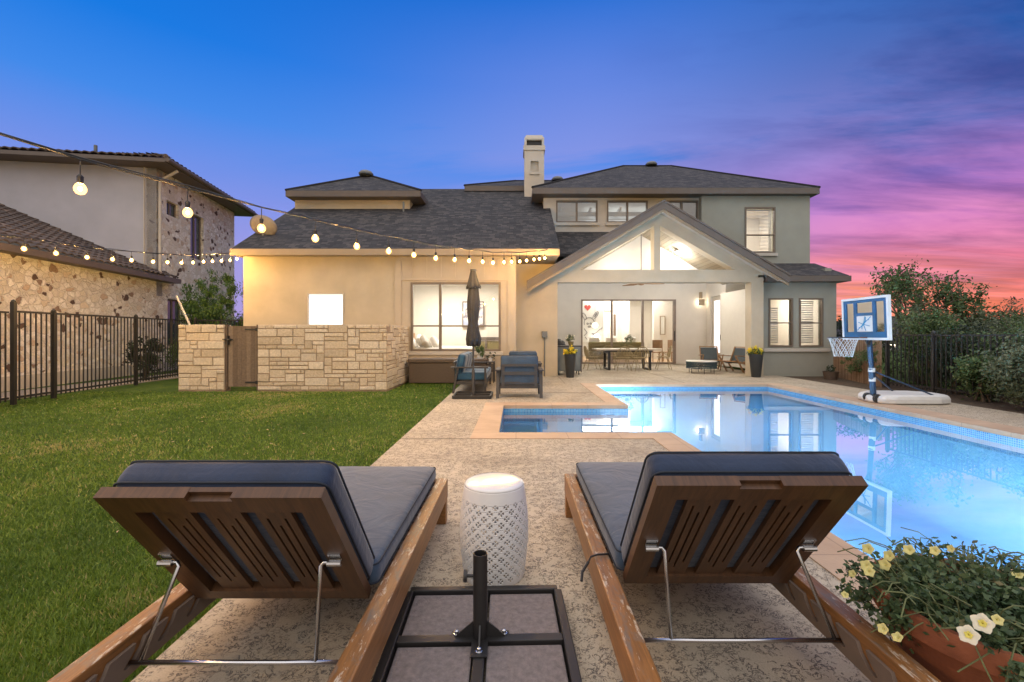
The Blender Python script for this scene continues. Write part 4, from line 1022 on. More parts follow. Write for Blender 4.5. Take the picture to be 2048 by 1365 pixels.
for x, y in ((-.09, 0), (.09, 0), (0, -.085), (0, .09)): MB().lathe([(.013, 0), (.013, .004), (.008, .005), (.008, .014), (.003, .017)], (x, y + (.012 if x else 0), .062), 10).build('bolt', 'steel', t, smooth=True)
MB().tube([(-.026, 0, .29), (-.055, 0, .29)], .006, 8).tube([(-.05, 0, .29), (-.062, 0, .29)], .022, 14).build('knob', 'black_metal', t, smooth=True)

t = thing('closed_umbrella', 'closed charcoal patio umbrella standing beside the blue sofa', 'umbrella', (-.83, 8.75, 0), 0, world=False)
umb_base(t, W=.70, pavers=False)
MB().tube([(0, 0, .03), (0, 0, 2.44)], .019, 12).lathe([(.033, .02), (.03, .5), (.024, .52)], (0, 0, 0), 12).build('pole', 'grey_metal', t, smooth=True)
prof = [(2.45, .05), (2.435, .055), (2.40, .062), (2.30, .085), (2.20, .108), (2.12, .135), (2.11, .130), (2.105, .10), (2.09, .095), (2.0, .105), (1.85, .118), (1.7, .112), (1.55, .10), (1.46, .088), (1.42, .088), (1.36, .10), (1.22, .125), (1.12, .142), (1.04, .135), (1.0, .10), (.99, .07)]
m = MB(); n = 64; vs = []
for i, (z, rr) in enumerate(prof):
    for j in range(n):
        a = 2 * PI * j / n; amp = .22 if .99 < z < 2.3 else .08
        f = 1 + amp * (abs(math.sin(a * 4 + .6 * math.sin(z * 5))) - .5) + .05 * math.sin(a * 3 + z * 7)
        zz = z + (.035 * math.cos(a * 8) if z in (2.12, 1.04, 1.0) else 0)
        vs.append((rr * f * math.cos(a), rr * f * math.sin(a), zz))
m.add(vs, [(i * n + j, (i + 1) * n + j, (i + 1) * n + (j + 1) % n, i * n + (j + 1) % n) for i in range(len(prof) - 1) for j in range(n)] + [tuple(range(n))])
m.build('canopy', 'canopy', t, smooth=2)
MB().lathe([(.062, 0), (.066, .01), (.04, .02)], (0, 0, 2.452), 14).build('finial_cap', 'grey_metal', t)
MB().lathe([(.094, 0), (.096, .02)], (0, 0, 1.43), 20, cap=False).build('tie_strap', 'canopy', t)

# ------------------------------------------------------------------ loungers
def lounger(lean):
    t = thing('sun_lounger', 'x', 'sun lounger', (0, 0, 0), world=False, group='teak sun loungers at the near edge of the deck')
    W, L = .82, 2.12      # local: x 0..W, y 0 (head, near camera) .. L (foot)
    for k, x in enumerate((0, W - .068)):
        r_ = MB().box(x, x + .068, 0, L, .145, .27); r_.build('side_rail', 'wood_y', t, bevel=.006)
        for y in (.06, L - .075): MB().box(x + .002, x + .066, y, y + .07, 0, .144).build('leg', 'wood_y', t, bevel=.004)
        # notched support strip on the inner face
        xs_ = (x + .0685, x + .080) if k == 0 else (x - .012, x - .0005)
        nb = MB(); prof = []
        pts = [(.22, .160), (.98, .160), (.98, .240)]
        for q in range(5):
            y0 = .90 - q * .13
            pts += [(y0, .240), (y0 - .015, .215), (y0 - .045, .190), (y0 - .075, .182), (y0 - .085, .190), (y0 - .065, .205), (y0 - .045, .225), (y0 - .038, .240)]
        pts += [(.22, .240)]
        n = len(pts); vs = [(xs_[0], a, 0.36 - b_ if False else b_) for a, b_ in pts] + [(xs_[1], a, b_) for a, b_ in pts]
        nb.add(vs, [tuple(range(n)), tuple(range(2 * n - 1, n - 1, -1))] + [(i, i + n, (i + 1) % n + n, (i + 1) % n) for i in range(n)])
        nb.build('notched_strip', plain('notch_grey', (.09, .06, .045), .6) if 'notch' not in M else M['notch'], t)
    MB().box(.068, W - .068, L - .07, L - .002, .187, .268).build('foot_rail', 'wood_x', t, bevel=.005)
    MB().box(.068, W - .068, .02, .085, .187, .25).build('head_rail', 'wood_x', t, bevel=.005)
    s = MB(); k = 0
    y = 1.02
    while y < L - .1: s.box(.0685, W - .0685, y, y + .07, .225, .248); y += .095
    s.build('seat_slats', 'wood_x', t)
    # backrest: hinge at y=HY z=.262, rises towards the head
    HYl = .845; ang = 51.8
    a = R(ang); Ud = V((1, 0, 0)); Wd = V((0, -math.cos(a), math.sin(a))); Nb = V((0, math.sin(a), math.cos(a)))
    O = V((.095, HYl, .236)); BWd, BL = .63, .655; fr = .075
    # perimeter frame (underside faces head)
    fm = MB()
    fm.panel(O, Ud, Wd, Nb, 0, BWd, 0, fr * .8, .034); 
    fm.panel(O, Ud, Wd, Nb, 0, fr, fr * .8, BL - fr, .034); fm.panel(O, Ud, Wd, Nb, BWd - fr, BWd, fr * .8, BL - fr, .034)
    fm.panel(O, Ud, Wd, Nb, 0, BWd, BL - fr, BL - .018, .034)
    fm.panel(O, Ud, Wd, Nb, 0, .252, BL - .018, BL, .034); fm.panel(O, Ud, Wd, Nb, .378, BWd, BL - .018, BL, .034)
    fm.panel(O + Nb * .019, Ud, Wd, Nb, .252, .378, BL - .018, BL - .001, .015)
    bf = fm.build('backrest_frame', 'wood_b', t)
    ins = BWd - 2 * fr
    pw = .104; gap = (ins - 3 * pw) / 4
    for k in range(3):
        u0 = fr + gap + k * (pw + gap); holes = []
        for q in range(3):
            c = u0 + pw * (.25 + .25 * q); lo = .115 if q == 1 else .15; hi = BL - .165 if q == 1 else BL - .125
            holes.append((c - .0035, c + .0035, lo, hi))
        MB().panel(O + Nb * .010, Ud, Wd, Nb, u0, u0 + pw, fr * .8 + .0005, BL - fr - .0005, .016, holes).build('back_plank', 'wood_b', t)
    # cushions
    cm = T(O + Ud * (BWd / 2) + Wd * (BL / 2 + .055) + Nb * .088) @ RX(-ang)
    # local z up -> Nb ; local y -> +Wd reversed
    rot = Matrix((( 1, 0, 0, 0), (0, -Wd.y, -Wd.z, 0), (0, 0, 0, 0), (0, 0, 0, 1)))
    Mm = Matrix.Identity(4)
    for i in range(3): Mm[i][0] = Ud[i]; Mm[i][1] = -Wd[i]; Mm[i][2] = Nb[i]
    cm = T(O + Ud * (BWd / 2 + .0) + Wd * (BL / 2 + .004) + Nb * .090) @ Mm
    cushion_obj('back_cushion', cm, .315, BL / 2 - .01, .05, .038, t, 'cushion_back_shaded', puff=.012)
    y0 = HYl + .04; y1 = L + .02
    cushion_obj('seat_cushion', T((W / 2, (y0 + y1) / 2, .30)), .335, (y1 - y0) / 2, .048, .036, t, puff=.010)
    # steel prop
    p = MB(); xL, xR = .095 + .045, .095 + BWd - .045
    tp = O + Wd * (BL * .47) - Nb * .012
    yb, zb = .58, .195
    for x, sg in ((xL, 1), (xR, -1)):
        p = MB()
        p.tube([(x - sg * .0, tp.y, tp.z), (x + sg * .035, tp.y - .001, tp.z), (x + sg * .043, tp.y - .005, tp.z - .01), (x + lean, yb, zb)], .0065, 8)
        p.build('prop_rod', 'steel', t, smooth=2)
    MB().tube([(.078, yb, zb), (W - .078, yb, zb)], .0075, 10).build('prop_bar', 'steel', t, smooth=2)
    for x in (xL, xR):
        b2 = MB(); b2.panel(V((x - .02 - .0, O.y, O.z)) , Ud, Wd, Nb * -1, 0, .04, BL * .47 - .012, BL * .47 + .03, .004)
        b2.tube([(x - .022, tp.y - .004, tp.z - .002), (x + .022, tp.y - .004, tp.z - .002)], .010, 10); b2.build('hinge_bracket', 'steel', t)
    return t
M['notch'] = plain('notch_grey', (.17, .125, .095), .6)
lg = lounger(-.032); lg.location = (-1.262, .80, 0); lg['label'] = 'wooden lounger with navy cushion next to the lawn'
lg2 = lounger(.045); lg2.location = (.325, .90, 0); lg2['label'] = 'wooden lounger with navy cushion and peeling rails next to the pool'
# ceramic stool with cut-outs
t = thing('garden_stool', 'white pierced ceramic garden stool between the two loungers', 'stool', (-.11, 2.27, 0), world=False)
Hs = .45; nth, nzz = 380, 150
def srad(z):
    q = z / Hs; return .148 + .024 * math.sin(PI * min(1, max(0, q * .95 + .02)))
vs = []; fs = []
zs = [Hs * i / nzz for i in range(nzz + 1)]
for z in zs:
    for j in range(nth):
        a = 2 * PI * j / nth; r_ = srad(z); vs.append((r_ * math.cos(a), r_ * math.sin(a), z))
NPH = 19; ph = 2 * PI / NPH; pz = .054
for i in range(nzz):
    z = (zs[i] + zs[i + 1]) / 2
    for j in range(nth):
        a = 2 * PI * (j + .5) / nth; hole = False
        if .02 < z < Hs - .055:
            row = round((z - .035) / (pz / 2)); rzc = .035 + row * pz / 2; off = (row % 2) * ph / 2
            aa = (a - off + ph / 2) % ph - ph / 2; dx = aa * .165; dz = z - rzc; d = math.hypot(dx, dz); th = math.atan2(dz, dx)
            best = False
            if .003 < d < .0140 and abs(math.cos(2 * th)) > .55: best = True
            # small dots between motifs
            dz2 = (z - .035 + pz / 4) % (pz / 2) - pz / 4; 
            aa2 = (a + ph / 4) % (ph / 2) - ph / 4
            if row % 2 == 0 and False: pass
            k1 = ((a / ph + (z - .035) / pz) * 8 + .5) % 1 - .5; lk = ((a / ph + (z - .035) / pz) + .25) % .5 - .25 + 0
            l1 = ((a / ph + (z - .035) / pz) % 1) - .5; l2 = ((a / ph - (z - .035) / pz) % 1) - .5
            m1 = ((a / ph - (z - .035) / pz) * 5 % 1) - .5; m2 = ((a / ph + (z - .035) / pz) * 5 % 1) - .5
            if (abs(l1) < .028 and abs(m1) < .17) or (abs(l2) < .028 and abs(m2) < .17): best = best or d > .019
            hole = best
        if not hole: fs.append((i * nth + j, i * nth + (j + 1) % nth, (i + 1) * nth + (j + 1) % nth, (i + 1) * nth + j))
m = MB(); m.add(vs, fs); o = m.build('pierced_body', 'white_paint', t, smooth=2); md = o.modifiers.new('s', 'SOLIDIFY'); md.thickness = .006; md.offset = -1
M['glaze'] = plain('glossy_glaze', (.74, .73, .71), .12, var=.02)
MB().lathe([(srad(Hs) - .001, Hs), (srad(Hs) - .003, Hs + .008), (srad(Hs) - .010, Hs + .013), (.12, Hs + .0145), (.01, Hs + .015)], (0, 0, 0), 64).build('seat', 'glaze', t, smooth=2)
# strap on right lounger rail
tag(MB().tube([(.30, 1.86, .262), (.31, 1.87, .277), (.34, 1.885, .279), (.39, 1.90, .275), (.40, 1.93, .25)], .004, 6).tube([(.30, 1.86, .262), (.27, 1.83, .235), (.262, 1.80, .215)], .006, 6).build('strap', 'black_metal'), 'thin black tie strap looped over the pool side lounger rail', 'strap')

# ------------------------------------------------------------------ flower bowl, bottom right
BX, BYY, BR, BZ = 1.45, 1.37, .30, .385
t = thing('flower_pot', 'large terracotta bowl of trailing pale yellow petunias by the pool', 'flower pot', (BX, BYY, 0), world=False)
MB().lathe([(.17, 0), (.2, .03), (.262, BZ - .08), (.268, BZ - .075), (.29, BZ - .07), (.30, BZ - .01), (.296, BZ), (.278, BZ), (.272, BZ - .05)], (0, 0, 0), 56).build('bowl', 'terracotta', t, smooth=True)
MB().lathe([(.272, BZ - .05), (.1, BZ - .03), (.01, BZ - .02)], (0, 0, 0), 30).build('soil', 'soil', t)
q, rr = leaf_cloud([(0.03, .08, BZ - .0, .24, .19, .085), (-.12, .0, BZ - .01, .17, .2, .075), (.1, -.12, BZ - .02, .2, .15, .08), (-.27, .06, BZ - .03, .09, .13, .10), (-.22, -.19, BZ - .02, .08, .09, .07), (-.05, -.29, BZ - .05, .12, .06, .08)], 10500, .0105, sq=1.4, clump=.3)
c = tri_object('foliage', q, rr, 4, 'petunia'); c.parent = t
m = MB()
for k in range(150):
    a = random.uniform(0, 2 * PI); r0 = random.uniform(.05, .24); r1 = random.uniform(.2, .40); h = random.uniform(.0, .10) if r1 < .33 else random.uniform(-.12, .08)
    p0 = V((r0 * math.cos(a), r0 * math.sin(a), BZ - .03)); b2 = a + random.uniform(-.5, .5); p2 = V((r1 * math.cos(b2), r1 * math.sin(b2), BZ + h)); p1 = V((.30 * math.cos(a), .30 * math.sin(a), BZ + random.uniform(.06, .14)))
    m.tube([(1 - s) ** 2 * p0 + 2 * s * (1 - s) * p1 + s * s * p2 for s in (0, .25, .5, .75, 1)], .0019, 4)
m.build('stems', plain('stem_green', (.13, .15, .06), .7, var=.4, scale=20), t)
# petunia flowers: five-lobed trumpets
def petunia(mb, c, d, r):
    d = V(d).normalized(); a = d.orthogonal().normalized(); b2 = d.cross(a); n = 20; c = V(c); vs = []
    for i, (rr_, zz) in enumerate(((.08, -.8), (.14, -.3), (.35, 0), (.75, .13), (1., .10))):
        for j in range(n):
            th = 2 * PI * j / n; lob = 1 + (.13 * math.cos(5 * th) if i > 2 else 0); w = .05 * math.sin(5 * th + 1) if i == 4 else 0
            vs.append(c + (a * math.cos(th) + b2 * math.sin(th)) * r * rr_ * lob + d * r * (zz + w))
    mb.add(vs, [(i * n + j, i * n + (j + 1) % n, (i + 1) * n + (j + 1) % n, (i + 1) * n + j) for i in range(4) for j in range(n)])
cream = MB(); cream.cr = .6; yel = MB(); yel.cr = .5; thr = MB(); thr.cr = .1
def px2(u, v, Y): return V(((u - 1032) * Y / 900 - BX, Y - BYY, CAMZ - (v - 670) * Y / 900))
cam_d = V((-BX, -BYY, .75))
fl_spots = [(1965, 1247, 1.12, .021, 1), (1937, 1270, 1.1, .020, 1), (1766, 1258, 1.2, .016, 0), (1795, 1275, 1.2, .016, 0), (1736, 1098, 1.42, .020, 0), (1733, 1132, 1.38, .02, 0), (1778, 1112, 1.42, .02, 0),
            (1738, 1143, 1.36, .018, 0), (1705, 1148, 1.4, .014, 0), (1690, 1190, 1.4, .012, 0), (1770, 1130, 1.4, .02, 0), (1818, 1100, 1.45, .02, 0), (1870, 1102, 1.45, .018, 0), (1995, 1240, 1.15, .015, 0), (2035, 1150, 1.4, .018, 0), (1902, 1098, 1.5, .015, 0)]
for u, v_, Y, r_, k in fl_spots:
    d = (cam_d.normalized() + V((random.uniform(-1.1, .3), random.uniform(-.4, .5), random.uniform(0, .9)))) if not k else cam_d.normalized() + V((-.1, 0, .2))
    p = px2(u, v_, Y); fm = MB(); fm.cr = .6; petunia(fm, p, d, r_ if k else r_ * .8)
    fo = fm.build('flower', 'petal_c' if k else 'petal', t, smooth=2)
    if k:
        th = MB(); th.cr = .1; petunia(th, p + cam_d.normalized() * .002, d, r_ * .38); th.build('throat', 'petal', fo, smooth=2)

# ------------------------------------------------------------------ basketball hoop
t = thing('basketball_hoop', 'portable basketball hoop with blue pole at the pool edge', 'basketball hoop', (6.75, 8.0, 0))
m = MB()
bp = [(6.22, 7.95), (6.32, 7.72), (6.5, 7.68), (7.25, 7.66), (7.5, 7.75), (7.55, 8.0), (7.55, 8.15), (7.3, 8.38), (6.5, 8.45), (6.3, 8.3)]
n = len(bp); cx, cy = 6.95, 8.05
lv = [(1.0, .012), (1.0, .09), (.96, .14), (.86, .165)]
vs = [(cx + (x - cx) * s, cy + (y - cy) * s, z) for s, z in lv for x, y in bp]
m.add(vs, [(i * n + j, i * n + (j + 1) % n, (i + 1) * n + (j + 1) % n, (i + 1) * n + j) for i in range(3) for j in range(n)] + [tuple(range(n))[::-1], tuple(range(3 * n, 4 * n))])
m.build('water_base', 'white_plastic', t, bevel=.02)
P0, P1 = V((6.32, 7.95, .03)), V((6.17, 7.88, 1.32))
MB().tube([P0, P0.lerp(P1, .45)], .047, 14).tube([P0.lerp(P1, .45), P1], .04, 14).build('pole', 'blue_plastic', t, smooth=True)
for s in (.40, .27): q = P0.lerp(P1, s); MB().lathe([(.052, 0), (.052, .07)], (q.x, q.y, q.z), 14).build('pole_sticker', 'white_plastic', t)
for s in (-1, 1): MB().tube([(6.30 + .0, 7.95 + s * .09, .09), (6.30, 7.95 + s * .135, .09)], .075, 16).build('wheel', 'black_metal', t)
MB().box(6.26, 6.38, 7.86, 8.04, .05, .16).build('wheel_bracket', 'black_metal', t)
MB().tube([P0.lerp(P1, .42), (7.2, 7.74, .15)], .013, 8).build('brace', 'blue_plastic', t); MB().tube([P0.lerp(P1, .38), (6.95, 8.3, .16)], .013, 8).build('brace', 'blue_plastic', t)
# backboard
Wv = V((-.03, -1, 0)).normalized(); Nb = V((-1, .03, 0)).normalized(); Uv = (V((0, 0, 1)) + Nb * .035 - Wv * .0).normalized()
bc = V((6.045, 7.80, 1.48)); bw, bh = .54, .37
Lb = lambda a, b_, d=0: bc + Wv * a + Uv * b_ + Nb * d
def bbp(u0, u1, w0, w1, th, holes=(), d=0): return MB().panel(bc + Nb * (d - th), Wv, Uv, Nb, u0, u1, w0, w1, th, holes)
bb = bbp(-bw, bw, -bh, bh, .05, [(-bw + .04, bw - .04, -bh + .04, bh - .04)], .02).build('backboard_rim', 'white_plastic', t, bevel=.02)
bbp(-bw + .041, bw - .041, -bh + .041, bh - .041, .022, [(-bw + .10, -.25, -bh + .14, bh - .09), (.25, bw - .10, -bh + .14, bh - .09), (-.19, .19, .10, bh - .09), (-.19, .19, -bh + .14, .05)], .012).build('backboard_panel', plain('board_blue', (.015, .09, .19), .4), t)
bbp(-bw + .09, bw - .09, -bh + .13, bh - .08, .003, [], -.004).build('clear_panel', 'acrylic', t)
bbp(-.185, .185, -bh + .145, .045, .004, [], .006).build('target_square', 'white_plastic', t)
lg_ = MB()
def bl(pts): lg_.tube([Lb(x, z, .010) for x, z in pts], .006, 5)
bl([(-.17, -.20), (.15, .03)]); bl([(.02, .04), (-.02, -.10), (.03, -.21)]); bl(loop_(-.17, -.0, .20, .16, 0, -80, 10, 10)); bl(loop_(.14, -.16, .2, .14, 0, 100, 190, 10)); bl([(-.14, -.06), (-.02, -.10), (.12, -.13)])
lg_.build('ball_emblem', plain('emblem_blue', (.02, .22, .4), .5), t)
hc = Lb(0, -bh + .04, .15 + .225)
MB().tube([hc + V((.225 * math.cos(a), .225 * math.sin(a), 0)) for a in np.linspace(0, 2 * PI, 32, endpoint=False)], .009, 8, closed=True).build('rim', plain('rim_dark', (.04, .035, .04), .5), t)
m = MB(); m.bar(Lb(-.06, -bh + .04, .01), Lb(-.04, -bh + .04, .17), .02, .02); m.bar(Lb(.06, -bh + .04, .01), Lb(.04, -bh + .04, .17), .02, .02)
m.build('rim_bracket', plain('rust', (.16, .05, .02), .7), t)
m = MB()
for k in range(12):
    for sg in (-1, 1):
        pts = []
        for i in range(9):
            q = i / 8; a = 2 * PI * k / 12 + sg * q * 1.0; rr_ = .225 - .095 * q ** .7; pts.append(hc + V((rr_ * math.cos(a), rr_ * math.sin(a), -.33 * q)))
        m.tube(pts, .0042, 4)
m.build('net', 'net', t)
m = MB()
for s in (-.1, .1): m.bar(P1 + V((0, 0, -.12)), Lb(s * 1.5, .1, -.04), .03, .02); m.bar(P1 + V((0, 0, -.32)), Lb(s * 1.5, -.2, -.04), .03, .02)
m.build('board_arms', 'black_metal', t)

# ------------------------------------------------------------------ stone wall with gate
t = thing('stone_wall', 'pale limestone block wall screening the side yard', 'wall', (-5, 9.75, 0))
WY0, WTop = 9.75, 1.42
def ashlar(mb, O, U, Nn, L, Hh, th):
    """irregular coursed blocks, each its own raised stone"""
    O, U, Nn = V(O), V(U), V(Nn); cu, cz = .085, .0887; nx, nzq = int(round(L / cu)), int(round(Hh / cz)); cu = L / nx; cz = Hh / nzq
    used = [[False] * nzq for _ in range(nx)]
    for j in range(nzq):
        i = 0
        while i < nx:
            if used[i][j]: i += 1; continue
            h = random.choice((1, 1, 2, 2)); w = random.randint(2, 6) if h == 1 else random.randint(2, 6)
            h = min(h, nzq - j); ww = 0
            while ww < w and i + ww < nx and not used[i + ww][j]: ww += 1
            if nx - (i + ww) == 1: ww += 0
            if h == 2 and any(used[i + q][j + 1] for q in range(ww)): h = 1
            for q in range(ww):
                for p in range(h): used[i + q][j + p] = True
            g_ = .007; pr = random.uniform(.006, .030); a0, a1, z0, z1 = i * cu + g_, (i + ww) * cu - g_, j * cz + g_, (j + h) * cz - g_
            P = lambda a, z, d: O + U * a + V((0, 0, z)) + Nn * d
            c_ = .008; rv = random.uniform(.02, 1)
            vs = [P(a0, z0, 0), P(a1, z0, 0), P(a1, z1, 0), P(a0, z1, 0), P(a0 + c_, z0 + c_, pr), P(a1 - c_, z0 + c_, pr * random.uniform(.6, 1.2)), P(a1 - c_, z1 - c_, pr), P(a0 + c_, z1 - c_, pr * random.uniform(.6, 1.2))]
            mb.add(vs, [(4, 5, 6, 7), (0, 1, 5, 4), (1, 2, 6, 5), (2, 3, 7, 6), (3, 0, 4, 7)], rv)
            i += ww
core = MB(); st = MB()
wx = [(-7.32, -6.32), (-5.60, -2.80)]
for a, b_ in wx:
    core.box(a, b_, WY0 + .012, WY0 + .22, -.05, WTop - .04); ashlar(st, (a, WY0 + .011, 0), (1, 0, 0), (0, -1, 0), b_ - a, WTop, .2)
    cpx = MB()
core.box(-2.99, -2.812, WY0 + .22, 11.74, -.05, WTop - .04); ashlar(st, (-2.811, WY0 + .011, 0), (0, 1, 0), (1, 0, 0), 11.75 - WY0, WTop, .2)
# capstones
for a, b_ in wx:
    x = a
    while x < b_ - .01: x1 = min(b_, x + random.uniform(.3, .5)); st.box(x + .003, x1 - .003, WY0 + .0125, WY0 + .24, WTop - .039, WTop + random.uniform(-.004, .004), r=random.random()); x = x1
st.box(-3.01, -2.812, WY0 + .245, 11.74, WTop - .039, WTop, r=.6)
core.build('mortar_core', 'mortar', t); st.build('stone_face', 'ashlar', t)
g_ = thing('wooden_gate', 'weathered grey board gate set in the stone wall', 'gate', (-5.96, WY0 + .05, 0))
m = MB(); x = -6.27
while x < -5.68: m.box(x, x + .094, WY0 + .06, WY0 + .085, .07, WTop - .03, r=random.uniform(.05, 1)); x += .098
m.build('boards', 'fencewood', g_)
MB().box(-6.315, -6.28, WY0 + .03, WY0 + .12, 0, WTop).box(-5.64, -5.602, WY0 + .03, WY0 + .12, 0, WTop).build('gate_post', 'fencewood', g_)
for z in (.15, 1.3): MB().box(-5.9, -5.62, WY0 + .045, WY0 + .059, z, z + .03).box(-5.66, -5.61, WY0 + .02, WY0 + .044, z - .02, z + .05).build('hinge', 'black_metal', g_)
MB().box(-6.33, -6.2, WY0 + .02, WY0 + .059, 1.08, 1.12).box(-6.27, -6.24, WY0 + .0, WY0 + .059, .98, 1.18).tube([(-6.36, WY0 + .0, 1.1), (-6.14, WY0 + .0, 1.1)], .012).build('latch', 'black_metal', g_)
# leaning pole
tag(MB().tube([(-9.2, 12.2, 2.25), (-8.35, 11.8, 1.0)], .025).build('wood_pole', 'trimwhite'), 'pale diagonal pole behind the stone wall', 'pole')

# ------------------------------------------------------------------ metal fences
def fence(name, lab, A, B, Hh, posts, sp=.105, pw=.06):
    A, B = V(A), V(B); t = thing(name, lab, 'fence', tuple(A)); d = (B - A); L = d.length; d.normalize()
    m = MB(); s = sp
    while s < L: p = A + d * s; m.bar(p + V((0, 0, .06)), p + V((0, 0, Hh)), .017, .017, up=(d.x, d.y, 0)); s += sp
    m.build('pickets', 'black_metal', t)
    for z in (.12, Hh): MB().bar(A + V((0, 0, z)), B + V((0, 0, z)), .028, .034).build('rail', 'black_metal', t)
    for s, h in posts:
        p = A + d * s; MB().bar(p, p + V((0, 0, h)), pw, pw, up=(d.x, d.y, 0)).lathe([(pw * .75, 0), (pw * .75, .02), (.01, .045)], (p.x, p.y, h), 4).build('post', 'black_metal', t)
    return t
fence('metal_fence', 'black picket fence between the lawn and stone house', (-8.62, 7.72, 0), (-9.35, 13.0, 0), 1.60, [(0, 1.76), (.78, 1.64), (3.0, 1.64), (5.2, 1.64)])
fence('metal_gate', 'black picket gate panel at far left of lawn', (-8.5, 6.7, 0), (-8.62, 7.64, 0), 1.58, [(0, 1.66)], sp=.09)
fence('metal_fence', 'black picket fence running behind the limestone wall', (-9.35, 13.1, 0), (-7.35, 13.1, 0), 1.62, [(.02, 1.66), (1.9, 1.66)])
fence('metal_fence', 'black picket fence by the shrubs beyond the basketball hoop', (8.5, 10.35, 0), (8.45, 4.2, 0), 1.19, [(.05, 1.24), (1.2, 1.24), (3.4, 1.24), (5.8, 1.24)])
# cedar fence section
t = thing('picket_screen', 'brown wooden screen fence between nook and metal fence', 'fence', (8.9, 12, 0))
A, B = V((9.3, 13.15, -.05)), V((8.5, 10.45, -.05)); d = (B - A); L = d.length; d.normalize(); m = MB(); s = 0
while s < L - .04: p = A + d * s; m.bar(p, p + V((0, 0, 1.12 + random.uniform(-.02, .03))), .04, .02, up=(d.x, d.y, 0), r=random.random()); s += .043
m.build('pickets', 'bamboo', t)
MB().bar(A + d * .05 + V((.03, .0, .3)), B + V((.03, 0, .3)), .03, .07).build('rail', 'bamboo', t)
t = potplant('barrel_pot', 'dark barrel planter on soil beneath nook windows', 8.6, 12.3, -.04, .19, .24, 'wicker', 'leaf_dark', 150, .03, .13)

# ------------------------------------------------------------------ neighbour house
NB = thing('neighbour_house', 'neighbouring stone and plaster house with dark clay tile roof', 'house', (-12, 15, 0))
du = V((-.15, 1, 0)).normalized(); dn = V((1, .15, 0)).normalized()     # along wall, outward(+X)
P0 = V((-11.2, 10, 0))
def NP(s, out=0, z=0): return P0 + du * s + dn * out + V((0, 0, z))
s_front = 5.0; s_end = 10.5
UPT = 6.75
wn = [(5.55, 6.25, 5.35, 5.85), (7.0, 7.9, 4.1, 5.8)]
MB().panel(NP(0), du, (0, 0, 1), -dn, -6, s_front, -.1, 3.1, .3).build('stone_wall', 'rubble', NB)
MB().panel(NP(0), du, (0, 0, 1), -dn, s_front, s_end, -.1, UPT, .3, wn + [(5.6, 6.5, .8, 2.45)]).build('stone_wall', 'rubble', NB)
MB().panel(NP(0, .005), du, (0, 0, 1), dn, -6, s_end, -.1, .28, .03).build('footing', 'trimwhite', NB)
for k, (a, b_, c_, d_) in enumerate(wn + [(5.6, 6.5, .8, 2.45)]):
    w = MB().panel(NP(0, -.10), du, (0, 0, 1), -dn, a, b_, c_, d_, .06, [(a + .05, (a + b_) / 2 - .03, c_ + .05, d_ - .05), ((a + b_) / 2 + .03, b_ - .05, c_ + .05, d_ - .05)]).build('window', 'frame', NB)
    MB().panel(NP(0, -.13), du, (0, 0, 1), -dn, a + .01, b_ - .01, c_ + .01, d_ - .01, .01).build('pane', plain('dark_glass', (.02, .05, .07), .05, spec=1), w)
c2 = NP(s_front)                                     # corner; plaster face runs to the left
MB().panel(c2, -dn, (0, 0, 1), du, .0, 14, 2.5, UPT, .3).build('plaster_wall', 'neighplaster', NB)
MB().panel(NP(s_front, -.33, 0), -dn, (0, 0, 1), -du, 0.001, .03, 2.5, UPT, .06).build('corner_trim', 'trimwhite', NB)
# end wall
MB().panel(NP(s_end), -dn, (0, 0, 1), -du, .3, 14, -.1, UPT, .3).build('stone_wall', 'rubble', NB)
# tiled roof planes with real barrel waves
def tiled(O, U, L, Wd, depth, u_lo=None, u_hi=None, name='tile_roof', per=.24, course=.34):
    """O eave start, U along the eave, Wd up-slope unit vector; u_lo/u_hi shrink limits with w"""
    O, U, Wd = V(O), V(U).normalized(), V(Wd).normalized(); n_ = U.cross(Wd); n_ = n_ if n_.z > 0 else -n_
    du_ = per / 6; nu = int(L / du_); m = MB(); nw = int(depth / course)
    for w in range(nw):
        w0, w1 = w * course, (w + 1) * course + .03; vs = []; rv = []
        lo = u_lo(w0) if u_lo else 0; hi = u_hi(w0) if u_hi else L
        i0, i1 = int(lo / du_), int(hi / du_)
        for i in range(i0, i1):
            u = i * du_
            h = abs(math.sin(PI * u / per)) * .055
            m_base = O + U * u + n_ * h
            vs += [m_base + Wd * w0 + n_ * .035, m_base + Wd * w1, m_base + Wd * w0]
            rv += [.25 + .75 * abs(mn.noise(V((int(u / per) * 3.3, w * 1.7, 0)))) * 1.6] * 3
        k = i1 - i0; base = len(m.v)
        if k < 2: continue
        m.v += [tuple(p) for p in vs]; m.r += [min(1, x) for x in rv]
        for i in range(k - 1): a = base + i * 3; m.f.append((a, a + 3, a + 4, a + 1)); m.f.append((a + 2, a + 5, a + 3, a))
    return m.build(name, 'tiles', NB)
# upper roof
ov = .65; sl = .34; up1 = (-dn + V((0, 0, sl))).normalized(); up2 = (du + V((0, 0, sl))).normalized()
EZ = UPT + .12
E1 = NP(s_front - ov, ov, EZ)     # near corner of the eaves
tiled(E1, du, s_end - s_front + 2 * ov, up1, 4.2, u_lo=lambda w: w * .95, u_hi=lambda w: s_end - s_front + 2 * ov - w * .95)
tiled(E1, -dn, 14, up2, 3.6, u_lo=lambda w: w * .95)
m = MB()
def nbox(s0, s1, o0, o1, z0, z1):
    vs = [NP(s, o, z) for z in (z0, z1) for o in (o0, o1) for s in (s0, s1)]; m.add(vs, [(0, 1, 3, 2), (4, 6, 7, 5), (0, 4, 5, 1), (2, 3, 7, 6), (0, 2, 6, 4), (1, 5, 7, 3)])
nbox(s_front - ov, s_end + ov, -14, ov - .02, UPT - .02, UPT + .1)
m.build('soffit', 'fascia', NB)
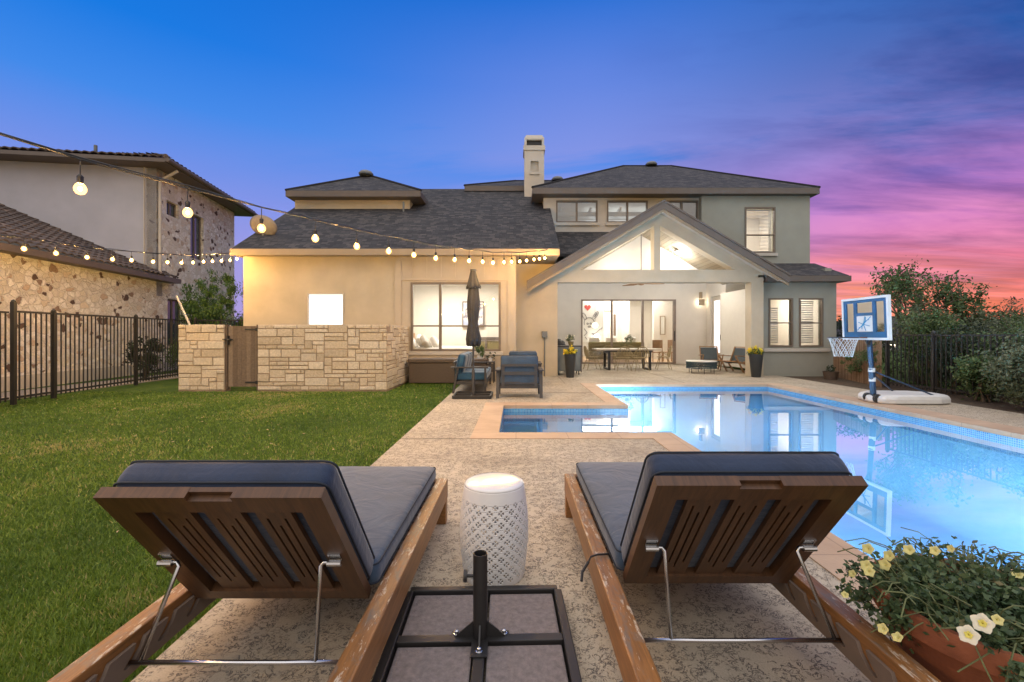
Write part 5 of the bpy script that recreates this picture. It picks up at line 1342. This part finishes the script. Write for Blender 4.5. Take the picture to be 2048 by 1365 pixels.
m = MB(); m.tube([NP(s_front - ov, ov + .04, UPT + .06), NP(s_end + ov, ov + .04, UPT + .06)], .07, 8)
m.tube([NP(s_front - ov, ov, UPT + .16), NP(s_front - ov, ov, UPT + .16) + (-dn + du + V((0, 0, sl))) * 2.6], .08, 8); m.build('gutter', 'fascia', NB)
m = MB().tube([NP(s_front + .08, ov - .05, UPT - .05), NP(s_front + .08, .3, UPT - .25), NP(s_front + .08, .06, UPT - .4), NP(s_front + .08, .06, 3.3)], .05, 8); m.build('downpipe', 'trimwhite', NB)
# lower roof
LZ = 3.1
lo_up = (-dn + V((0, 0, .45))).normalized()
tiled(NP(-6, .35, LZ + .03), du, s_front + 6.75, lo_up, 6.5, u_hi=lambda w: s_front + 6.6 - (w * .0 if w < 99 else 0) if w < .5 else s_front + 5.98)
m = MB()
def nbox2(*a): nbox(*a)
nbox(-6, s_front + .72, -.1, .36, LZ - .12, LZ + .03); m.build('fascia', 'fascia', NB)
# chimney stub + pipes
MB().tube([(-14.2, 15.2, 7.1), (-14.2, 15.2, 7.6)], .05).build('roof_pipe', 'vent', NB)

# ------------------------------------------------------------------ string lights
def strand(lab, pts, bulbs_t, drop=.18):
    t = thing('string_lights', lab, 'string lights', pts[len(pts) // 2])
    P = [V(p) for p in pts]
    m = MB().tube(P, .007, 5); m.tube([p + V((0, 0, .012 + .01 * math.sin(i * 2.1))) for i, p in enumerate(P)], .005, 5); m.build('cord', 'black_metal', t)
    return t
Aline = lambda Y: V((-4.04 + .4247 * Y, Y, 0))
YA = [-2.2, -1.6, -1.0, -.4, .15, .7, 1.25, 1.8, 2.35, 2.9, 3.5, 4.08, 4.64, 5.19, 5.71, 6.2, 6.7, 7.2, 7.64, 8.1, 8.49, 8.95, 9.3, 9.7, 10.07, 10.5, 10.84, 11.2]
def za(Y): return float(np.interp(Y, [-2.2, 0, 2.9, 3.5, 4.08, 5.19, 6.7, 8.49, 9.7, 11.2], [2.65, 2.28, 2.14, 2.15, 2.165, 2.22, 2.34, 2.56, 2.78, 3.11]))
bulbsA = [Aline(y) + V((0, 0, za(y))) for y in YA]
cordA = [p + V((0, 0, .19)) for p in bulbsA] + [V((.80, 11.42, 3.36))]
uB = [48, 112, 174, 225, 263, 306, 335, 363, 386, 407, 425, 443, 460, 474]; vB = [498, 507, 515, 519, 521, 524, 525, 526, 525.5, 524, 523, 522, 521, 518]
bulbsB = []
for u, v_ in zip(uB, vB): Y = -7.5 * 900 / (u - 1032); bulbsB.append(V((-7.5, Y, 1.2 + (670 - v_) * Y / 900)))
bulbsB = [V((-7.5, 5.5, 2.44)), V((-7.5, 5.95, 2.44)), V((-7.5, 6.4, 2.45))] + bulbsB
cordB = [V((-7.5, 4.8, 2.68))] + [p + V((0, 0, .17)) for p in bulbsB] + [V((-7.2, 11.6, 3.36))]
for lab, cord, bl_, tw in (('long string of glowing warm bulbs sagging towards the patio gable', cordA, bulbsA, 0), ('shorter string of glowing bulbs in front of the neighbouring stone house', cordB, bulbsB, 1)):
    t = strand(lab, cord, None)
    for p in bl_:
        s_ = MB().tube([p + V((0, 0, .18)), p + V((0, 0, .07))], .004, 5).lathe([(.016, .035), (.018, .08), (.010, .09)], tuple(p), 8).build('socket', 'black_metal', t)
        MB().lathe([(.004, -.038), (.022, -.031), (.033, -.011), (.034, .004), (.027, .022), (.015, .037)], tuple(p), 12).build('bulb', 'bulb', t, smooth=2)
        MB().ball(p, .0085, 8, 1.5).build('filament', 'filament', s_)

# ------------------------------------------------------------------ vegetation
def shrub(name, lab, x, y, h, r, n, size, mat, group, z0=-.03, cat='shrub', clump=.35, k=5):
    bl_ = [(random.uniform(-.35, .35) * r, random.uniform(-.35, .35) * r, h * random.uniform(.35, .75), r * random.uniform(.55, .8), r * random.uniform(.55, .8), h * random.uniform(.22, .36)) for _ in range(k)]
    bl_.append((0, 0, h * .4, r * .9, r * .9, h * .38))
    st = [([(random.uniform(-.1, .1), random.uniform(-.1, .1), 0), (b_[0] * .5, b_[1] * .5, b_[2] * .5), (b_[0], b_[1], b_[2] + .1 * h)], [.02 * h, .015 * h, .006 * h]) for b_ in bl_]
    return plant(name, lab, cat, (x, y, z0), bl_, n, size, mat, st, group, clump=clump, stemname='stems')
# junipers left
for k, (x, y, h, r) in enumerate(((-10.0, 14.6, 3.0, .75), (-9.3, 14.2, 2.75, .6), (-8.6, 14.6, 2.85, .65), (-10.9, 15.2, 2.5, .7))):
    bl_ = [(random.uniform(-.3, .3) * r, random.uniform(-.3, .3) * r, h * q, r * (1.1 - q * .8), r * (1.1 - q * .8), h * .2) for q in (.2, .4, .6, .8, .93)]
    plant('juniper', ('bright juniper between the stone house and the left wing', 'slender juniper in the middle of the row behind the stone wall', 'juniper touching the cream house corner', 'low juniper against neighbour stone wall')[k], 'shrub', (x, y, -.03), bl_, 7500, .06, 'leaf_juniper', [([(0, 0, 0), (0, 0, h * .9)], [.05, .01])], 'junipers behind the stone wall', sq=.5, clump=.4, up=1.2)
shrub('bush', 'dark bush behind fence under neighbour window', -10.05, 12.2, 1.35, .5, 1400, .05, 'leaf_dark', None, cat='bush')
shrub('bush', 'green bush cut by the left edge of the picture', -8.75, 7.2, 1.9, .28, 1100, .04, 'leaf', None, cat='bush')
# right hedge in and behind fence
hd_ = [(9.15, 9.3, 1.75, .6, 'leaf_dark'), (9.5, 10.2, 1.9, .7, 'leaf'), (10.2, 11.3, 2.0, .8, 'leaf_grey'), (9.3, 5.6, 1.7, .8, 'leaf_grey'), (11.0, 10.4, 1.8, .9, 'leaf_grey'), (9.4, 8.4, 1.6, .8, 'leaf'), (9.2, 7.0, 1.55, .8, 'leaf_grey'), (8.9, 6.1, 1.4, .75, 'leaf'), (8.5, 8.2, .95, .45, 'leaf'), (8.35, 7.3, 1.3, .55, 'leaf_grey'), (8.15, 6.5, 1.3, .5, 'leaf'), (8.6, 5.2, 1.3, .8, 'leaf'), (9.9, 9.6, 1.2, .7, 'leaf_dark'),
       (11.6, 12.6, 2.3, 1.1, 'leaf_grey'), (13.4, 12.4, 2.2, 1.2, 'leaf_grey'), (12.5, 10.6, 1.7, 1.1, 'leaf'), (15.2, 14.0, 2.4, 1.5, 'leaf_grey'), (10.4, 13.6, 1.9, .9, 'leaf_dark'), (11.2, 9.2, 1.5, .9, 'leaf_grey')]
labs = ['dark shrub directly behind the fence right of the hoop pole', 'tall green shrub behind fence where the screen ends', 'grey green shrub under the open branched tree', 'grey green shrub at the right edge behind low bushes', 'pale shrub filling the gap behind the picket fence', 'broad green shrub behind the fence post past the hoop', 'grey green shrub rising above the right fence', 'leafy shrub at the right picture edge above the fence', 'low bush spilling by the hoop base', 'low bush at the fence foot, second from the hoop', 'low bush at the fence foot, third from the hoop', 'shrub nearest the camera along the right fence',
        'dark shrub behind the cedar screen end', 'grey green tree crown right of the backboard', 'tall grey green shrub far right above the fence', 'green shrub in the gap beyond right fence', 'large pale shrub on the right skyline', 'dark shrub beside the house corner behind backboard', 'pale shrub behind right fence, mid distance']
for (x, y, h, r, mt), lb in zip(hd_, labs): shrub('shrub', lb, x, y, h, r, int(3000 + 2800 * r), .030 + .002 * y / 3, mt, 'shrubs along and beyond the right fence')
# sparse tree
def tree(name, lab, x, y, h, spread, n, size, mat, sparse=True):
    t = thing(name, lab, 'tree', (x, y, -.05), world=False); br = MB(); tips = []
    def grow(p, d, L, r, lv):
        pts = [p]; q = p.copy(); dd = d.copy()
        for i in range(4): dd = (dd + V((random.uniform(-.2, .2), random.uniform(-.2, .2), random.uniform(-.05, .15)))).normalized(); q = q + dd * L / 4; pts.append(q.copy()); 
        br.tube(pts, [r * (1 - .13 * i) for i in range(5)], 5)
        if lv >= 2: tips.extend(pts[1:])
        if lv < 4:
            for k in range(3 if lv else 5):
                a = random.uniform(0, 2 * PI); nd = (dd * .7 + V((math.cos(a) * spread, math.sin(a) * spread, random.uniform(.1, .6)))).normalized()
                grow(pts[random.choice((2, 3, 4, 4))], nd, L * random.uniform(.55, .8), r * .5, lv + 1)
    grow(V((0, 0, 0)), V((0, 0, 1)), h * .36, h * .022, 0)
    T_ = np.array([tuple(p) for p in tips]); ii = RNG.integers(0, len(T_), n); P = T_[ii] + RNG.normal(size=(n, 3)) * h * .022
    a = RNG.normal(size=(n, 3)); a /= np.linalg.norm(a, axis=1)[:, None]; b2 = np.cross(a, RNG.normal(size=(n, 3))); b2 /= np.linalg.norm(b2, axis=1)[:, None]; s = size * RNG.uniform(.6, 1.3, n)[:, None]
    q = np.stack([P - a * s, P + b2 * s * .5, P + a * s, P - b2 * s * .5], 1).reshape(-1, 3)
    c = tri_object('crown', q, np.repeat(np.clip(RNG.normal(.45, .2, n), .01, 1), 4), 4, mat); c.parent = t
    br.build('trunk', 'bark', t); return t
tree('tree', 'open branched tree silhouetted on the pink sky behind hoop', 10.6, 11.9, 3.6, .85, 2100, .05, 'leaf')
tree('tree', 'second thin tree just right of the silhouetted tree', 12.9, 13.4, 3.4, .85, 2300, .055, 'leaf')
# climber on cedar screen
plant('climbing_vine', 'flowering vine climbing the brown wooden screen', 'vine', (8.75, 11.3, -.03), [(-.15, -.3, .85, .14, .5, .28), (-.1, .3, .5, .12, .4, .28), (-.15, -.7, .45, .14, .3, .35)], 2200, .028, 'leaf', [([(0, 0, 0), (-.05, -.2, .5), (0, -.4, .9)], .01)], stemname='stems')
# distant treeline and hills
q, rr = leaf_cloud([(x, 75 + 12 * math.sin(x), 1.2, 7, 4, random.uniform(1.4, 3.0)) for x in np.arange(-60, 150, 5.5)], 26000, .45, clump=.3)
o = tri_object('distant_wood', q, rr, 4, 'leaf_dark'); o['kind'] = 'stuff'; o['label'] = 'dark wooded line along the horizon beyond the garden'; o['category'] = 'woodland'
m = MB(); n = 60; vs = []
for i in range(n + 1):
    x = -250 + 650 * i / n; zt = 5.5 + 4 * mn.noise(V((x * .012, 0, 0))) + max(0, x - 60) * .02
    vs += [(x, 170, -1), (x, 230, zt), (x, 330, -1)]
m.add(vs, [(i * 3 + k, i * 3 + 3 + k, i * 3 + 4 + k, i * 3 + 1 + k) for i in range(n) for k in (0, 1)]); struct(m.build('distant_hills', 'leaf_dark'))
# distant houses
def far_house(x, y, w, h, lab):
    t = thing('distant_house', lab, 'house', (x, y, 0), world=False, group='roofs of distant houses')
    MB().box(-w / 2, w / 2, 0, w * .6, -1, h).build('wall', 'neighplaster', t)
    m = MB(); m.add([(-w / 2 - .4, -.4, h), (w / 2 + .4, -.4, h), (w / 2 + .4, w * .6 + .4, h), (-w / 2 - .4, w * .6 + .4, h), (-w / 4, w * .3, h + w * .16), (w / 4, w * .3, h + w * .16)], [(0, 1, 5, 4), (1, 2, 5), (2, 3, 4, 5), (3, 0, 4)]); m.build('roof', 'shingle', t, uv=True)
    m = MB()
    for k in range(3): m.box(-w * .3 + k * w * .25, -w * .3 + k * w * .25 + .7, -.04, -.005, h * .4, h * .7)
    m.build('window', 'lamp_glow', t)
far_house(41, 44, 11, 1.4, 'distant house with blue grey roof at far right horizon'); far_house(30, 36, 8, .6, 'distant low house glimpsed between right shrubs')
# palm-like light leaves left out; fallen leaves on lawn
m = MB()
for k in range(70):
    Y = random.uniform(2.5, 9.5); X = random.uniform(-7, -1.5); a = random.uniform(0, 6.3); s = random.uniform(.012, .025)
    m.add([(X - s * math.cos(a), Y - s * math.sin(a), .012), (X + s * .5 * math.sin(a), Y - s * .5 * math.cos(a), .018), (X + s * math.cos(a), Y + s * math.sin(a), .014), (X - s * .5 * math.sin(a), Y + s * .5 * math.cos(a), .012)], [(0, 1, 2, 3)], r=random.random())
o = m.build('fallen_leaves', plain('dry_leaf', (.4, .3, .15), .8, var=.3, scale=20)); o['kind'] = 'stuff'; o['label'] = 'dry tan leaves scattered over the lawn'; o['category'] = 'leaves'

# ------------------------------------------------------------------ pool lamps
for x, y, z, e in ((2.08, 3.3, -.75, 330), (2.08, 4.7, -.75, 300), (3.1, 2.5, -.7, 330), (4.9, 2.5, -.7, 420), (2.1, 8.6, -.7, 260), (2.1, 10.0, -.7, 200), (1.2, 5.62, -.28, 40)):
    pt(x, y, z, e * 1.15, (.84, .90, 1), .1, 'pool_lamp')

# ------------------------------------------------------------------ world
w = bpy.data.worlds.new('World'); sc.world = w; w.use_nodes = True; nt = w.node_tree
for n_ in list(nt.nodes): nt.nodes.remove(n_)
out = N(nt, 'ShaderNodeOutputWorld'); bg = N(nt, 'ShaderNodeBackground')
tc = N(nt, 'ShaderNodeTexCoord'); sep = N(nt, 'ShaderNodeSeparateXYZ'); nt.links.new(tc.outputs['Generated'], sep.inputs[0])
x, y, z = sep.outputs
zc = mth(nt, 'MAXIMUM', z, 0.0)
base = ramp(nt, zc, [(0, (.44, .33, .68)), (.13, (.36, .33, .76)), (.26, (.20, .29, .80)), (.38, (.05, .25, .82)), (.48, (.004, .19, .76)), (.60, (.001, .15, .66)), (.68, (.03, .22, .68)), (.85, (1.2, 1.15, 1.15)), (1, (1.85, 1.72, 1.65))])  # zenith stops brightened above the frame to add light on the scene
# azimuth towards the sunset on the right
hz = mth(nt, 'SQRT', mth(nt, 'ADD', mth(nt, 'MULTIPLY', x, x), mth(nt, 'MULTIPLY', y, y)))
az = mth(nt, 'DIVIDE', x, hz)       # sin azimuth
az = mth(nt, 'MULTIPLY', az, mth(nt, 'GREATER_THAN', y, -.35))
rt = N(nt, 'ShaderNodeMapRange', interpolation_type='SMOOTHSTEP'); nt.links.new(az, rt.inputs[0]); rt.inputs[1].default_value = .14; rt.inputs[2].default_value = .70
right = rt.outputs[0]
warm = ramp(nt, zc, [(0, (.70, .09, .13)), (.06, (.76, .11, .17)), (.12, (.66, .15, .36)), (.19, (.46, .15, .52)), (.26, (.22, .14, .52)), (.33, (.045, .12, .44)), (.43, (.004, .095, .40)), (.62, (.002, .11, .48)), (.85, (1.2, 1.15, 1.15)), (1, (1.85, 1.72, 1.65))])  # same brightened zenith, added for its light from above
col = mixc(nt, right, base, warm)
def gauss(v, c, s_):
    d = mth(nt, 'DIVIDE', mth(nt, 'SUBTRACT', v, c), s_); return mth(nt, 'EXPONENT', mth(nt, 'MULTIPLY', mth(nt, 'MULTIPLY', d, d), -1))
gl = mth(nt, 'MULTIPLY', gauss(az, .59, .13), gauss(z, .05, .085))
col = mixc(nt, gl, col, (1.0, .30, .12))
# cloud streaks on a plane overhead
inv = mth(nt, 'DIVIDE', 1, mth(nt, 'ADD', zc, .09))
cx_ = mth(nt, 'MULTIPLY', x, inv); cy_ = mth(nt, 'MULTIPLY', y, inv)
cmb = N(nt, 'ShaderNodeCombineXYZ'); nt.links.new(cx_, cmb.inputs[0]); nt.links.new(cy_, cmb.inputs[1])
mp = N(nt, 'ShaderNodeMapping'); mp.inputs['Rotation'].default_value = (0, 0, R(66)); mp.inputs['Scale'].default_value = (.50, 1.5, 1); nt.links.new(cmb.outputs[0], mp.inputs[0])
cn = nz(nt, mp.outputs[0], .9, 9, .62, .7); cn2 = nz(nt, mp.outputs[0], .33, 4, .5, .3)
cl = ramp(nt, mth(nt, 'ADD', mth(nt, 'MULTIPLY', cn, .6), mth(nt, 'MULTIPLY', cn2, .4)), [(.46, (0, 0, 0)), (.56, (1, 1, 1))])
band = ramp(nt, zc, [(0, (.2, .2, .2)), (.08, (.7, .7, .7)), (.2, (1, 1, 1)), (.36, (.40, .40, .40)), (.5, (.08, .08, .08)), (.7, (0, 0, 0))])
rt2 = N(nt, 'ShaderNodeMapRange', interpolation_type='SMOOTHSTEP'); nt.links.new(az, rt2.inputs[0]); rt2.inputs[1].default_value = -.1; rt2.inputs[2].default_value = .62; rt2.inputs[3].default_value = .0
cf = mth(nt, 'MULTIPLY', mth(nt, 'MULTIPLY', cl, band), rt2.outputs[0])
pink = ramp(nt, zc, [(0, (.9, .25, .2)), (.12, (.85, .24, .42)), (.24, (.60, .20, .58)), (.36, (.30, .20, .58)), (.5, (.06, .16, .5))])
col = mixc(nt, mth(nt, 'MULTIPLY', cf, .95), col, pink)
lv = mth(nt, 'MULTIPLY', mth(nt, 'MULTIPLY', cl, ramp(nt, zc, [(.05, (.5, .5, .5)), (.3, (1, 1, 1)), (.5, (.5, .5, .5)), (.62, (0, 0, 0))])), gauss(az, .14, .42))
col = mixc(nt, mth(nt, 'MULTIPLY', lv, .65), col, (.34, .33, .76))
dk_ = ramp(nt, nz(nt, mp.outputs[0], 1.3, 6, .6, .4), [(.38, (.55, .58, .72)), (.58, (1.1, 1.08, 1.05))])
dkm = mixc(nt, right, (1, 1, 1), dk_); col = mixc(nt, 1.0, col, dkm, 'MULTIPLY')
sky = N(nt, 'ShaderNodeTexSky', sky_type='NISHITA'); sky.sun_disc = False; sky.sun_elevation = R(1.5); sky.sun_rotation = R(48)
skc = N(nt, 'ShaderNodeVectorMath', operation='SCALE'); nt.links.new(sky.outputs[0], skc.inputs[0]); skc.inputs['Scale'].default_value = .008
col = mixc(nt, 1.0, col, skc.outputs[0], 'ADD')
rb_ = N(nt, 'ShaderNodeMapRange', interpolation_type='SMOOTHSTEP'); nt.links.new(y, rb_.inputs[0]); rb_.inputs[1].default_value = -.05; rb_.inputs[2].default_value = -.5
back = ramp(nt, zc, [(0, (.80, .64, .50)), (.25, (1.0, .92, .88)), (.55, (1.45, 1.40, 1.40)), (1, (1.85, 1.72, 1.65))])  # unseen bright sky behind the camera, added to light the foreground
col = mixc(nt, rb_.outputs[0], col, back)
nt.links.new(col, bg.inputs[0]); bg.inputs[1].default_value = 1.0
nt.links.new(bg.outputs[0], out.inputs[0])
# the sun has set: no sun lamp

# ------------------------------------------------------------------ camera
cam = bpy.data.cameras.new('camera'); co = bpy.data.objects.new('camera', cam); COL.objects.link(co)
co.location = (0, 0, CAMZ); co.rotation_euler = (R(90), 0, 0)
cam.sensor_width = 36; cam.lens = 900 / 2048 * 36; cam.shift_x = -8 / 2048; cam.shift_y = -12.5 / 2048
cam.clip_start = .02; cam.clip_end = 2000; sc.camera = co
sc.view_settings.view_transform = 'Standard'; sc.view_settings.look = 'None'; sc.view_settings.exposure = 0; sc.view_settings.gamma = 1
sc.cycles.max_bounces = 8; sc.cycles.transparent_max_bounces = 16; sc.cycles.sample_clamp_indirect = 6
sc.cycles.use_denoising = True; sc.cycles.caustics_reflective = False; sc.cycles.caustics_refractive = False
